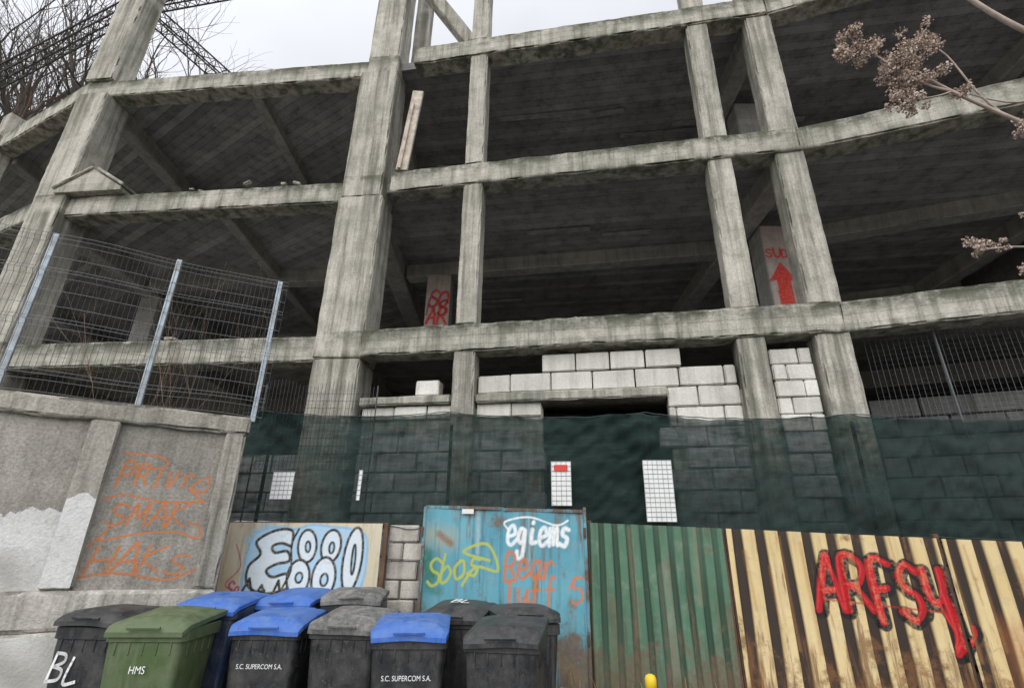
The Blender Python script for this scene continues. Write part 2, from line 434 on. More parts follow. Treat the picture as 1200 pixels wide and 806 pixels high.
def paint(X, Zc, ops):
    rgb = np.zeros(X.shape + (3,)); A = np.zeros(X.shape)
    for op in ops:
        if op[0] == 's':
            _, pts, rad, col, soft, dens = op
            pts = np.array(pts); pad = rad * 2
            m = (X > pts[:, 0].min() - pad) & (X < pts[:, 0].max() + pad) & (Zc > pts[:, 1].min() - pad) & (Zc < pts[:, 1].max() + pad)
            if not m.any(): continue
            xs, zs = X[m], Zc[m]; dist = np.full(xs.shape, 9.)
            for a, b in zip(pts[:-1], pts[1:]):
                ab = b - a; L2 = (ab ** 2).sum() + 1e-12
                t = np.clip(((xs - a[0]) * ab[0] + (zs - a[1]) * ab[1]) / L2, 0, 1)
                dist = np.minimum(dist, np.hypot(xs - a[0] - t * ab[0], zs - a[1] - t * ab[1]))
            k = np.clip((rad * (1 + soft) - dist) / (rad * 2 * soft * .9 + 1e-6), 0, 1) * dens
            mk = np.zeros(X.shape); mk[m] = k
        else:
            _, pts, _, col, soft, dens = op
            pts = np.array(pts); ins = np.zeros(X.shape, bool)
            for (x1, z1), (x2, z2) in zip(pts, np.roll(pts, -1, 0)):
                c = ((z1 > Zc) != (z2 > Zc)) & (X < (x2 - x1) * (Zc - z1) / (z2 - z1 + 1e-12) + x1)
                ins ^= c
            mk = ins * dens
        An = mk + A * (1 - mk)
        c = np.array(col)
        rgb = np.where(An[..., None] > 1e-5, (c * mk[..., None] + rgb * (A * (1 - mk))[..., None]) / np.maximum(An, 1e-5)[..., None], rgb)
        A = An
    return np.concatenate([rgb, A[..., None]], -1)
def sheet(name, o, d, L, z0, z1, prof, ops, mat, parent, res=.008, ztopfn=None):
    nn = V((d.y, -d.x, 0))
    nx = int(L / res); nz = int((z1 - z0) / res)
    xs = np.linspace(0, L, nx + 1); zs = np.linspace(0, 1, nz + 1)
    X, T = np.meshgrid(xs, zs)
    top = z1 if ztopfn is None else ztopfn(X)
    Zc = z0 + T * (top - z0)
    Y = prof(X, Zc) if prof else np.zeros_like(X)
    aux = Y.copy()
    co = np.stack([o[0] + d.x * X + nn.x * Y, o[1] + d.y * X + nn.y * Y, Zc], -1).reshape(-1, 3)
    col = paint(X, Zc, ops)
    idx = np.arange((nx + 1) * (nz + 1)).reshape(nz + 1, nx + 1)
    f = np.stack([idx[:-1, :-1], idx[:-1, 1:], idx[1:, 1:], idx[1:, :-1]], -1).reshape(-1, 4)
    me = bpy.data.meshes.new(name)
    me.vertices.add(len(co)); me.vertices.foreach_set('co', co.astype(np.float32).ravel())
    me.loops.add(f.size); me.loops.foreach_set('vertex_index', f.astype(np.int32).ravel())
    me.polygons.add(len(f)); me.polygons.foreach_set('loop_start', np.arange(0, f.size, 4, dtype=np.int32))
    me.update(calc_edges=True)
    at = me.attributes.new('paint', 'FLOAT_COLOR', 'POINT'); at.data.foreach_set('color', col.reshape(-1, 4).astype(np.float32).ravel())
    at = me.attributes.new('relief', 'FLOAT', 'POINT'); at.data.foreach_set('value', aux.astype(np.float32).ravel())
    me.materials.append(mat)
    ob = bpy.data.objects.new(name, me); link(ob, parent)
    return ob
def with_paint(m):
    t = NT(m); b = m.node_tree.nodes['Principled BSDF']
    src = b.inputs['Base Color'].links[0].from_socket
    a = t.add('ShaderNodeAttribute', attribute_name='paint')
    co = t.coord()
    wear = t.rng(t.noise(co, 26, 4, .75), .36, .54, .68, 1)
    col = t.mix(t.math('MULTIPLY', a.outputs['Alpha'], wear), src, a.outputs['Color'])
    t.l.new(col, b.inputs['Base Color'])
    return m
def sheetmetal(name, c, c2, rustc, rust_amt, rough=.55, trough=None, scale=1.0, thr=.55, stk=.65):
    m, b, t = newmat(name, rough, .35)
    co = t.coord()
    n = t.noise(co, 1.6 * scale, 6, .65)
    col = t.mix(t.rng(n, .3, .7), c, c2)
    st = t.noise(co, 1.0, 5, .65, (16, 16, 1.1))
    col = t.mix(t.rng(st, .50, .72, 0, stk), col, tuple(x * .42 for x in c))
    col = t.mix(t.rng(t.noise(co, 7, 5, .75), .52, .72, 0, .35), col, (.32, .30, .25))
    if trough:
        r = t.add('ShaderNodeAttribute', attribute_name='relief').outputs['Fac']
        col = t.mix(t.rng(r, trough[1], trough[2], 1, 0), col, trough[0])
    ru = t.noise(co, 2.6 * scale, 8, .74)
    ru2 = t.noise(co, 1.0, 6, .7, (9, 9, 1.0))
    z = t.add('ShaderNodeSeparateXYZ', inp={0: co}).outputs[2]
    low = t.rng(z, .5, 1.3, .14, 0)
    hi = t.rng(z, 1.75, 2.1, 0, .04)
    rv = t.math('ADD', t.math('ADD', t.math('MAXIMUM', ru, t.math('MULTIPLY', ru2, .99)), low), hi)
    rm = t.rng(rv, thr, thr + .09, 0, rust_amt)
    rc = t.mix(t.noise(co, 25, 4), tuple(x * .5 for x in rustc), tuple(x * 1.7 for x in rustc))
    col = t.mix(rm, col, rc)
    t.l.new(col, b.inputs['Base Color'])
    t.l.new(t.add('ShaderNodeBump', inp={'Strength': .3, 'Distance': .01, 'Height': n}).outputs[0], b.inputs['Normal'])
    t.l.new(t.rng(rm, 0, 1, rough, .9), b.inputs['Roughness'])
    return m
RUST = (.14, .065, .03)
M_beige = with_paint(sheetmetal('beige_sheet', (.54, .48, .34), (.64, .57, .43), RUST, .8, thr=.60))
M_blue = with_paint(sheetmetal('faded_blue_paint', (.075, .27, .35), (.14, .38, .45), (.16, .10, .06), .85, thr=.575))
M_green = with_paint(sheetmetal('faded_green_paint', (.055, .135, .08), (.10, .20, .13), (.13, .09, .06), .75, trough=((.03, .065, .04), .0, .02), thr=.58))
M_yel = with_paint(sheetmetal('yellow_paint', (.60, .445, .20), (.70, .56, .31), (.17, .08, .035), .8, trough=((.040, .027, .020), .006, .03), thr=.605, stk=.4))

fd = V((.99504, -.0995, 0))
fn_ = inward(fd)
def fp(x, off=0.0): return V((x, 6.0 - .1 * x, 0)) + fn_ * off

# --- beige painted fence panel
g = empty('beige_metal_fence_panel')
BK = (.012, .012, .014); LB = (.34, .55, .72)
def bx(u): return (u - 272) / 101.0
def bz(v): return 1.93 - (v - 612) / 121.0
def bp(l): return [(bx(u), bz(v)) for u, v in l]
ops = []
ops.append(('s', catmull(bp([(262, 650), (275, 700), (268, 760)])), .12, (.35, .22, .1), .9, .5))
blob = catmull(bp([(300, 650), (306, 626), (330, 617), (352, 620), (372, 614), (398, 617), (412, 618), (434, 626), (439, 650), (436, 688), (420, 708), (405, 724), (378, 716), (366, 732), (350, 714), (322, 704), (303, 698), (300, 650)]))
ops.append(('f', blob, 0, LB, 0, .92)); ops.append(('s', blob, .012, (.2, .42, .62), .6, .9))
IN = (.66, .72, .74)
E_ = catmull(bp([(350, 642), (348, 622), (328, 622), (309, 636), (316, 652), (305, 668), (308, 690), (328, 700), (354, 692), (350, 676), (334, 680), (326, 672), (336, 664), (350, 660), (346, 648), (332, 650), (328, 642), (338, 638), (350, 642)]))
ops.append(('f', E_, 0, IN, 0, .85)); ops.append(('s', E_, .015, BK, .3, 1))
for (cx, cz, rx, rz, ro) in ((369, 641, .11, .17, 8), (364, 680, .13, .18, 5), (397, 641, .11, .17, -5), (393, 680, .13, .21, 0), (423, 657, .105, .33, -4)):
    c = ell(bx(cx), bz(cz), rx, rz, ro); ops.append(('f', c, 0, IN, 0, .85)); ops.append(('s', c, .014, BK, .3, 1))
for c in (ell(bx(370), bz(642), .028, .055, 8), ell(bx(365), bz(680), .04, .05, 5), ell(bx(398), bz(643), .028, .055), ell(bx(394), bz(682), .04, .06), ell(bx(424), bz(657), .020, .15)):
    ops.append(('f', c, 0, LB, 0, .9)); ops.append(('s', c, .012, BK, .35, 1))
ops.append(('s', catmull(bp([(356, 620), (350, 640), (354, 672), (346, 700), (356, 714), (372, 706)])), .012, BK, .35, 1))
ops.append(('s', bp([(300, 706), (309, 682), (316, 706), (324, 690), (334, 712), (342, 684), (350, 716)]), .014, BK, .3, 1))
ops.append(('s', bp([(312, 700), (328, 696)]), .012, BK, .3, 1))
for (u, v) in ((304, 624), (312, 619), (321, 616), (298, 634)):
    ops.append(('s', ell(bx(u), bz(v), .028, .028), .009, (.25, .5, .7), .5, .9))
ops += text('Se', bx(284), bz(704), .16, .14, .011, (.45, .03, .18))
ops += text('sr', bx(278), bz(724), .16, .08, .008, (.3, .03, .14))
ops.append(('s', catmull(bp([(286, 640), (296, 668), (282, 690), (300, 700)])), .008, (.35, .03, .03), .5, .7))
ops.append(('s', catmull(bp([(370, 738), (358, 742), (352, 728)])), .012, (.6, .03, .12), .5, .8))
prof = lambda X, Zc: .010 * np.sin(X * 7) + .008 * np.sin(Zc * 5 + X * 3)
sheet('panel_sheet', fp(-3.2, .0), fd, 1.80, .5, 1.93, prof, ops, M_beige, g)
bm = bmesh.new()
for x in (-3.22, -1.40):
    rbox(bm, fp(x, .015) + Z * .3, fd, fn_, Z, .05, .05, 1.64, rough=.003, ch=.004)
rbox(bm, fp(-3.2, .025) + Z * 1.90, fd, fn_, Z, 1.8, .03, .04, rough=.003, ch=.004)
finish(bm, 'frame', M_rust, g)

bm = bmesh.new()
A_, B_ = fp(-1.36, .10), fp(-.96, .10)
courses(bm, None, A_, B_, -1.36, -.95, 1.92, .35, 0, h=.19, bl=.36)
bp_ = finish(bm, 'block_pier', concrete('pier_block', (.42, .39, .34), (.62, .58, .51), streak=.4, island=True, blotch=.6, bump=.5))
bm = bmesh.new(); rbox(bm, fp(-1.33, .14) + Z * .2, fd, fn_, Z, .36, .12, 1.70, seg=.5)
finish(bm, 'mortar_core', M_mortar, bp_)

# --- blue double gate
g = empty('blue_metal_gate')
def gx(u): return (u - 498) / 106.0
def gz(v): return 2.12 - (v - 592) / 123.0
ops = []
W_ = (.8, .82, .82); OR = (.55, .16, .05); YG = (.42, .45, .04)
ops.append(('s', [(gx(500), gz(600)), (gx(500), gz(720))], .07, (.05, .16, .19), .9, .5))
ops.append(('s', [(gx(503), gz(655)), (gx(508), gz(682))], .07, (.02, .12, .07), .6, .85))
ops.append(('s', [(gx(505), gz(695)), (gx(520), gz(698))], .04, (.03, .14, .1), .6, .6))
ops.append(('s', [(gx(508), gz(630)), (gx(526), gz(634))], .09, (.38, .33, .2), .9, .6))
ops.append(('s', [(gx(516), gz(628)), (gx(530), gz(640))], .03, (.25, .1, .04), .7, .8))
ops.append(('s', catmull([(gx(u), gz(v)) for u, v in ((600, 800), (612, 770), (640, 765), (668, 790))]), .06, (.30, .2, .08), .9, .4))
ops.append(('s', [(gx(560), gz(600)), (gx(562), gz(650))], .02, (.45, .5, .5), .9, .5))
for k in range(14):
    xx_ = random.uniform(.03, 1.7); z_ = random.uniform(1.2, 2.1)
    ops.append(('s', [(xx_, z_), (xx_ + random.uniform(-.01, .01), z_ - random.uniform(.1, .5))], random.uniform(.005, .014), random.choice([(.2, .12, .07), (.05, .15, .18), (.4, .45, .42)]), .9, .55))
ops += text('egiems', gx(594), gz(640), .68, .26, .017, W_, rise=-.02, slant=.1, jit=.03)
ops.append(('s', catmull([(gx(u), gz(v)) for u, v in ((596, 622), (592, 612), (620, 606), (650, 616), (664, 610))]), .010, W_, .5, .9))
ops += text('Rear', gx(592), gz(680), .54, .25, .014, OR, slant=.1, jit=.03)
ops += text('Tuff 5', gx(592), gz(710), .84, .23, .014, OR, rise=.02, slant=.05, jit=.03)
ops.append(('s', [(gx(664), gz(690)), (gx(672), gz(678))], .012, OR, .5, .9))
ops += text('Sbos', gx(504), gz(690), .58, .24, .014, YG, rise=.25, slant=.1)
ops.append(('s', catmull([(gx(u), gz(v)) for u, v in ((545, 690), (560, 668), (585, 672), (572, 640), (545, 650), (575, 660))]), .014, YG, .5, .9))
prof = lambda X, Zc: .012 * np.sin(X * 6 + 1) * np.sin(Zc * 4) - .014 * (np.abs(X - .85) < .012)
ztop = lambda X: 2.12 - .018 * X - .015 * (X > .85)
sheet('gate_sheet', fp(-.93, -.02), fd, 1.74, .42, 2.12, prof, ops, M_blue, g, ztopfn=ztop)
M_bfr = sheetmetal('blue_frame_paint', (.09, .24, .30), (.14, .33, .38), (.12, .07, .04), .9, thr=.50)
bm = bmesh.new()
for x in (-.95, -.10, .79):
    rbox(bm, fp(x, -.035 if x != -.10 else -.0) + Z * .38, fd, fn_, Z, .035, .05, 1.73, rough=.002, ch=.004)
rbox(bm, fp(-.93, -.034) + Z * 2.09, V((fd.x, fd.y, -.018)), fn_, Z, .84, .045, .035, rough=.002, ch=.004)
rbox(bm, fp(-.07, -.034) + Z * 2.065, V((fd.x, fd.y, -.018)), fn_, Z, .86, .045, .035, rough=.002, ch=.004)
finish(bm, 'gate_frame', M_bfr, g)
bm = bmesh.new()
rbox(bm, fp(-.52, -.045) + Z * 2.035, fd, fn_, Z, .13, .004, .05, rough=0, ch=.001)
finish(bm, 'notice_plate', M_white, g)
bm = bmesh.new()
for z in (.8, 1.8):
    for x in (-.95, .80): tube(bm, [fp(x, -.05) + Z * z, fp(x, -.05) + Z * (z + .1)], .014, 8)
finish(bm, 'hinges', M_rust, g)

# --- green corrugated gate
g = empty('green_corrugated_gate')
def trap(period, ridge, slope, h, ph=0):
    def f(X, Zc):
        q = np.mod(X + ph + .006 * np.sin(Zc * 2.3 + X * 5), period)
        up = np.clip(q / slope, 0, 1); dn = np.clip((ridge + 2 * slope - q) / slope, 0, 1)
        return h * np.minimum(up, dn) + .006 * np.sin(Zc * 3 + X * 2)
    return f
ztop = lambda X: 1.955 - .035 * X
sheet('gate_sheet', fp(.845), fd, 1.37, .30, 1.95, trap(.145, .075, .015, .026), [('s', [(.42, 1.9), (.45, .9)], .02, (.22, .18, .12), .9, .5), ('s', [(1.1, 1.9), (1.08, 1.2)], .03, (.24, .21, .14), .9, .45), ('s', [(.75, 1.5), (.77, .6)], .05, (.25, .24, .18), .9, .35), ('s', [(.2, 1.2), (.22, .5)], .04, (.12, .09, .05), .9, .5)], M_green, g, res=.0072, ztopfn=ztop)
bm = bmesh.new()
rbox(bm, fp(.83, .01) + Z * .3, fd, fn_, Z, .05, .05, 1.68, rough=.002, ch=.004)
rbox(bm, fp(2.19, -.01) + Z * .3, fd, fn_, Z, .045, .05, 1.60, rough=.002, ch=.004)
rbox(bm, fp(.9, .005) + Z * 1.88, V((fd.x, fd.y, -.035)), fn_, Z, 1.3, .03, .035, rough=.002, ch=.004)
rbox(bm, fp(.9, .01) + Z * .6, fd, fn_, Z, 1.3, .03, .035, rough=.002, ch=.004)
finish(bm, 'gate_frame', M_rust, g)

# --- yellow corrugated gate
g = empty('yellow_corrugated_gate')
RD = (.48, .008, .014)
def yx(u): return (u - 848) / 122.0
def yz(v): return 1.9 - (v - 618) / 128.0
def arfsy(rad, col, dx=0, dz=0, dens=1, soft=.3):
    o = []
    L = [('A', 945, 975, 655, 712), ('R', 977, 1007, 652, 712), ('F', 1010, 1034, 655, 724), ('S', 1038, 1064, 658, 722), ('Y', 1068, 1090, 664, 728)]
    for ch, u0, u1, v0, v1 in L:
        for pl in GL[ch]:
            o.append(('s', catmull([(yx(u0) + dx + px * (u1 - u0) / 122, yz(v1) + dz + pz * (v1 - v0) / 128) for px, pz in pl]), rad, col, soft, dens))
    o.append(('s', catmull([(yx(u) + dx, yz(v) + dz) for u, v in ((1078, 700), (1092, 735), (1088, 752), (1108, 738), (1110, 728))]), rad * .7, col, soft, dens))
    return o
ops = arfsy(.066, BK, .008, -.014, 1, .08) + arfsy(.030, RD, 0, 0, 1, .15)
ops += arfsy(.007, (.65, .05, .05), -.010, .010, .8, .5)
ops += [('s', [(yx(1150), yz(735)), (yx(1160), yz(800))], .12, (.35, .12, .03), .9, .45)]
ops += [('s', [(yx(950), yz(700)), (yx(1080), yz(712))], .008, (.4, .01, .01), .5, .8)]
for u in (868, 895, 912, 935, 990, 1040, 1105, 1122, 1135, 1175, 1190):
    ops += [('s', [(yx(u), yz(random.uniform(625, 680))), (yx(u + 3), yz(random.uniform(700, 790)))], random.uniform(.008, .018), (.34, .17, .06), .9, .5)]
ztop = lambda X: 1.905 - .038 * X
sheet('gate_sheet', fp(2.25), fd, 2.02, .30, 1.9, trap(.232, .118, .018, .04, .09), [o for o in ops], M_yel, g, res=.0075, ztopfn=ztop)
ops2 = []
for o in ops: ops2.append((o[0], [(a - 2.06, b) for a, b in o[1]], *o[2:]))
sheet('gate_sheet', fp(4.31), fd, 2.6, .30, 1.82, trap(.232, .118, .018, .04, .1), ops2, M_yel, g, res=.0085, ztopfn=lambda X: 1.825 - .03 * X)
bm = bmesh.new()
for x in (2.24, 4.262, 6.9):
    rbox(bm, fp(x, -.012) + Z * .25, fd, fn_, Z, .045, .05, 1.62, rough=.002, ch=.004)
rbox(bm, fp(2.29, .008) + Z * 1.82, V((fd.x, fd.y, -.036)), fn_, Z, 4.6, .04, .04, rough=.002, ch=.004)
rbox(bm, fp(2.29, .008) + Z * .55, fd, fn_, Z, 4.6, .04, .04, rough=.002, ch=.004)
finish(bm, 'gate_frame', M_rust, g)

# ------------------------------------------------------------------ boundary wall (left)
wall = empty('concrete_boundary_wall')
WE = V((-2.86, 5.62, 0)); wd = V((.894, .447, 0)).normalized(); wn = inward(wd)
def wp(p, off=0.0): return WE - wd * p + wn * off
bm = bmesh.new()
PL = 7.0
rbox(bm, wp(PL, .05) + Z * 2.80, wd, wn, Z, PL + .02, .31, .20, seg=.08, rough=.028, ch=.03, chip=1.8)
for p0, w in ((.20, .20), (1.38, .24), (2.62, .24), (3.9, .24), (5.2, .24), (6.5, .24)):
    rbox(bm, wp(p0, .04) + Z * 1.28, wd, wn, Z, w, .26, 1.525, seg=.1, rough=.018, ch=.025, chip=1.8)
finish(bm, 'posts_and_cap', M_wall, wall)
M_plinth = concrete('plinth_dirty_whitewash', (.44, .41, .36), (.66, .63, .57), streak=.65, fine=.35, bump=.8, blotch=.6)
bm = bmesh.new()
rbox(bm, wp(PL, .0) + Z * -.1, wd, wn, Z, PL + .03, .34, 1.05, seg=.12, rough=.03, ch=.04, chip=1.5)
rbox(bm, wp(PL, .03) + Z * .951, wd, wn, Z, PL + .01, .30, .325, seg=.12, rough=.02, ch=.035, chip=1.5)
finish(bm, 'plinth', M_plinth, wall)
M_render = with_paint(concrete('grey_render', (.32, .30, .26), (.44, .415, .365), streak=.4, fine=.45, bump=1.0))
ORG = (.58, .19, .06)
ops = []
ops += text('PRIVr', .10, 2.22, .66, .22, .010, ORG, slant=.12, rise=-.03)
ops.append(('s', catmull([(.10, 2.52), (.42, 2.50), (.46, 2.40), (.14, 2.38)]), .009, ORG, .4, 1))
ops.append(('s', catmull([(.74, 2.24), (.88, 2.34), (.86, 2.18), (.72, 2.22), (.86, 2.10)]), .009, ORG, .4, 1))
ops += text('SMAK', .10, 1.84, .66, .20, .011, ORG, slant=.2)
ops.append(('s', catmull([(.04, 2.06), (.2, 2.12), (.5, 2.07), (.88, 2.09)]), .009, ORG, .4, 1))
ops.append(('s', catmull([(.03, 1.64), (.14, 1.80), (.10, 1.70), (.4, 1.77), (.7, 1.79), (.90, 1.74), (.88, 1.86), (.78, 1.88)]), .009, ORG, .4, 1))
ops += text('HAKs', .05, 1.42, .80, .22, .011, ORG, slant=.25)
ops.append(('s', catmull([(.02, 1.38), (.3, 1.42), (.7, 1.36), (.93, 1.45)]), .009, ORG, .4, 1))
prof = lambda X, Zc: .008 * np.sin(X * 9 + Zc * 4) + .006 * np.sin(Zc * 13)
sheet('render_panel', wp(1.145, .12), wd, .95, 1.27, 2.805, prof, ops, M_render, wall, res=.0065)
PW = (.70, .70, .68)
def ragged(pts, amp=.03, k=8):
    out = []; r = random.Random(3)
    for a, b in zip(pts, pts[1:] + pts[:1]):
        for j in range(k):
            out.append((a[0] + (b[0] - a[0]) * j / k + r.uniform(-amp, amp), a[1] + (b[1] - a[1]) * j / k + r.uniform(-amp, amp)))
    return out
ops = [('f', ragged([(-.1, 1.2), (-.1, 1.92), (.25, 1.94), (.5, 1.86), (.7, 1.95), (1.1, 1.98), (1.1, 1.2)]), 0, PW, 0, .95),
       ('s', [(.3, 1.55), (.32, 1.3)], .1, (.35, .32, .28), .9, .5), ('s', [(.7, 1.45), (.8, 1.3)], .12, (.33, .31, .27), .9, .6)]
sheet('render_panel', wp(2.385, .12), wd, 1.01, 1.27, 2.805, prof, ops, M_render, wall)
for p0 in (3.665, 4.965, 6.265):
    sheet('render_panel', wp(p0, .12), wd, 1.05 if p0 < 4 else 1.07, 1.27, 2.805, prof, [], M_render, wall, res=.05)
M_wp = with_paint(concrete('post_face_render', (.33, .31, .265), (.50, .47, .41), streak=.6, fine=.4, bump=.9))
ops = [('f', ragged([(-.1, 1.34), (-.1, 2.04), (.12, 2.10), (.4, 2.04), (.4, 1.26), (.12, 1.28)], .02), 0, PW, 0, .95)]
sheet('post_face', wp(1.372, .024), wd, .224, 1.30, 2.79, lambda X, Zc: .004 * np.sin(Zc * 11 + X * 6), ops, M_wp, wall)
ops = [('f', ragged([(0, .4), (0, 1.1), (.5, 1.18), (1.1, 1.12), (1.6, 1.2), (2.0, 1.05), (2.3, 1.16), (2.4, .9), (2.1, .5), (1, .3)], .05), 0, (.68, .68, .65), 0, .88),
       ('s', catmull([(.3, .9), (.8, .7), (1.4, .95), (1.9, .6)]), .10, (.30, .28, .24), .95, .6), ('s', [(2.2, .8), (2.6, .5)], .2, (.28, .26, .22), .95, .6)]
sheet('plinth_face', wp(3.2, -.022), wd, 3.1, .0, .93, lambda X, Zc: .012 * np.sin(X * 6 + Zc * 4) + .006 * np.sin(Zc * 17 + X * 11), ops, with_paint(M_plinth.copy()), wall, res=.012)

# ------------------------------------------------------------------ mesh fence on the wall
fe = empty('wire_mesh_fence')
bm = bmesh.new()
for p in (0.0, 1.10, 2.25, 3.4, 4.6, 5.8):
    b0 = wp(p, .19)
    rbox(bm, b0 + Z * 2.98, wd, wn, Z, .055, .045, 1.80, seg=.4, rough=.001, ch=.006)
finish(bm, 'posts', M_post, fe)
bm = bmesh.new()
zl, zh = 3.03, 4.76
prs = 7.0
nv = int((prs + .12) / .05)
def yoff(z):
    return -.035 * max(0, 1 - min(abs(z - a) for a in [3.2, 3.75, 4.3, 4.72]) / .05)
zz = []
for a in (3.2, 3.75, 4.3, 4.70): zz += [a - .05, a, a + .05]
zz = sorted([zl] + zz + [zh])
def bow(p): return .02 * math.sin(p * 2.9) + .015 * math.sin(p * 1.3)
for i in range(nv + 1):
    p = -.12 + i * .05
    pts = [wp(p, .16 + yoff(z) + bow(p) * (z - 3)) + Z * (z + .01 * math.sin(p * 4)) for z in zz]
    tube(bm, pts, .0026, 3)
rows = sorted([zl, 3.40, 3.56, 3.93, 4.10, 4.48] + [a + e for a in (3.2, 3.75, 4.3, 4.70) for e in (-.05, .0, .05)])
for z in rows:
    tube(bm, [wp(-.12 + k * .2, .157 + yoff(z) + bow(-.12 + k * .2) * (z - 3)) + Z * (z + .01 * math.sin((-.12 + k * .2) * 4)) for k in range(36)], .003, 3)
finish(bm, 'mesh_panels', M_wire, fe)
bm = bmesh.new()
for i in range(31):
    p = V((-3.3 + i * .05, 6.75, 0)); tube(bm, [p + Z * 2.6, p + Z * (3.75 + .05 * math.sin(i * .4))], .003, 3)
for k in range(11):
    tube(bm, [V((-3.3, 6.75, 2.6 + k * .1)), V((-1.8, 6.75, 2.6 + k * .1))], .003, 3)
for x in (-3.3, -1.8): tube(bm, [V((x, 6.76, .4)), V((x, 6.76, 3.72))], .010, 6)
finish(bm, 'mesh_offcut', M_wire, fe)
fe2 = empty('wire_mesh_screen')
bm = bmesh.new()
for i in range(80):
    p = on_seg(FE, FF, 4.6 + i * .06) + V((.1, .25, 0))
    tube(bm, [p + Z * 3.15, p + Z * 4.40], .0022, 3)
for k in range(18):
    a = on_seg(FE, FF, 4.6) + V((.1, .25, 3.2 + k * .07)); b = on_seg(FE, FF, 9.3) + V((.1, .25, 3.2 + k * .07))
    tube(bm, [a, b], .0022, 3)
for x in (5.35, 6.3):
    a = on_seg(FE, FF, x) + V((.1, .22, .4)); tube(bm, [a, a + V((-.05, 0, 4.0))], .016, 6)
finish(bm, 'mesh', M_wire, fe2)

# ------------------------------------------------------------------ green shade netting
m, b, t = newmat('shade_net', .85, .12)
co = t.coord()
n1 = t.noise(co, 1.4, 4, .6); n2_ = t.noise(co, 1.0, 4, .65, (2.2, 2.2, 12))
n3_ = t.noise(co, 1.0, 3, .6, (14, 14, 1.2))
col = t.mix(t.rng(n1, .3, .7), (.014, .030, .027), (.028, .050, .045))
col = t.mix(t.rng(n2_, .5, .7, 0, .5), col, (.045, .065, .060))
t.l.new(col, b.inputs['Base Color'])
tr = t.add('ShaderNodeBsdfTransparent')
tl = t.add('ShaderNodeBsdfTranslucent', inp={'Color': col})
ad = t.add('ShaderNodeMixShader', inp={0: .25, 1: b.outputs[0], 2: tl.outputs[0]})
xx = t.add('ShaderNodeSeparateXYZ', inp={0: co}).outputs
seam = t.math('MULTIPLY', t.math('GREATER_THAN', xx[0], .42), t.math('LESS_THAN', xx[0], 2.02))
fac = t.math('ADD', t.rng(n1, .35, .65, .80, .87), t.math('ADD', t.rng(n2_, .42, .7, -.05, .12), t.rng(n3_, .4, .7, -.03, .07)))  # shading of drapes and wrinkles put into the net's opacity
fac = t.math('ADD', fac, t.math('MULTIPLY', seam, .03), clamp=True)
mx = t.add('ShaderNodeMixShader', inp={0: fac, 1: tr.outputs[0], 2: ad.outputs[0]})
t.l.new(mx.outputs[0], t.n['Material Output'].inputs[0])
bm = bmesh.new()
x0, x1 = -3.36, 7.2; NX, NZ = 440, 46
def ntop(x): return 3.28 - .018 * (x + 3) - .075 * abs(math.sin((x + 3.1) * 1.35)) ** .6 + .02 * noise.noise(V((x * 5, 0, 3)))
def nbot(x): return 1.93 - .020 * (x + 3) + .03 * math.sin(x * 1.7) + .03 * noise.noise(V((x * 4, 7, 0)))
gr = []
for i in range(NX + 1):
    x = x0 + (x1 - x0) * i / NX; row = []
    for j in range(NZ + 1):
        f = j / NZ; z = nbot(x) + (ntop(x) - nbot(x)) * f
        s = abs(math.sin((x + 3.1) * 1.35))
        # sagging swags hang from the posts, plus diagonal pulls
        swag = .022 * math.sin((z + .35 * s) * 26 + 2 * noise.noise(V((x, z, 1)))) * max(0, f - .45) * 1.6
        y = 6.14 - .1 * x + .08 * noise.noise(V((x * 1.3, z * 1.2, 0))) + .05 * noise.noise(V((x * 4 + z * 4, z * 3 - x, 5))) + .032 * noise.noise(V((x * 9 - z * 7, z * 7, 2))) + .035 * math.sin(z * 7 + x * 2.2) * (1 - s) + .02 * math.sin((z * 3 + x * 9)) * (1 - f) + swag
        row.append(bm.verts.new((x, y, z)))
    gr.append(row)
for i in range(NX):
    for j in range(NZ):
        bm.faces.new((gr[i][j], gr[i + 1][j], gr[i + 1][j + 1], gr[i][j + 1]))
net = finish(bm, 'green_shade_netting', m, None, True)
bm = bmesh.new()
pts = [V((x0 + (x1 - x0) * i / 120, 6.10 - .1 * (x0 + (x1 - x0) * i / 120), ntop(x0 + (x1 - x0) * i / 120) - .005)) for i in range(121)]
tube(bm, pts, .006, 4)
pts = [V((p.x, p.y - .01, nbot(p.x) + .03)) for p in pts]
tube(bm, pts, .005, 4)
finish(bm, 'net_rope', simple('rope', (.03, .05, .045), .8), net)
bm = bmesh.new()
for x in (-3.05, -.75, 1.58, 3.9, 6.2):
    rbox(bm, V((x, 6.26 - .1 * x, .3)), fd, fn_, Z, .035, .035, 2.80, rough=.001, ch=.005)
finish(bm, 'net_posts', M_rust, net)
# white boards added in front of the netting, standing for bright openings behind
bmw = bmesh.new(); bmb = bmesh.new(); bmr = bmesh.new()
for (xa, xb, za, zb) in ((-2.79, -2.53, 2.19, 2.50), (-1.755, -1.715, 2.18, 2.52), (.46, .68, 2.13, 2.61), (1.47, 1.78, 1.97, 2.62)):
    o = V((xa, 6.14 - .1 * xa - .12, za))
    rbox(bmw, o, V((fd.x, fd.y, random.uniform(-.02, .02))), fn_, Z, xb - xa, .006, zb - za, seg=.07, rough=.008, ch=.002)
    k = max(1, int((xb - xa) / .045))
    for i in range(k + 1):
        p = o + fd * ((xb - xa) * i / k) - fn_ * .006; tube(bmb, [p, p + Z * (zb - za)], .003, 3)
    k = int((zb - za) / .05)
    for i in range(k + 1):
        p = o - fn_ * .006 + Z * ((zb - za) * i / k); tube(bmb, [p, p + fd * (xb - xa)], .003, 3)
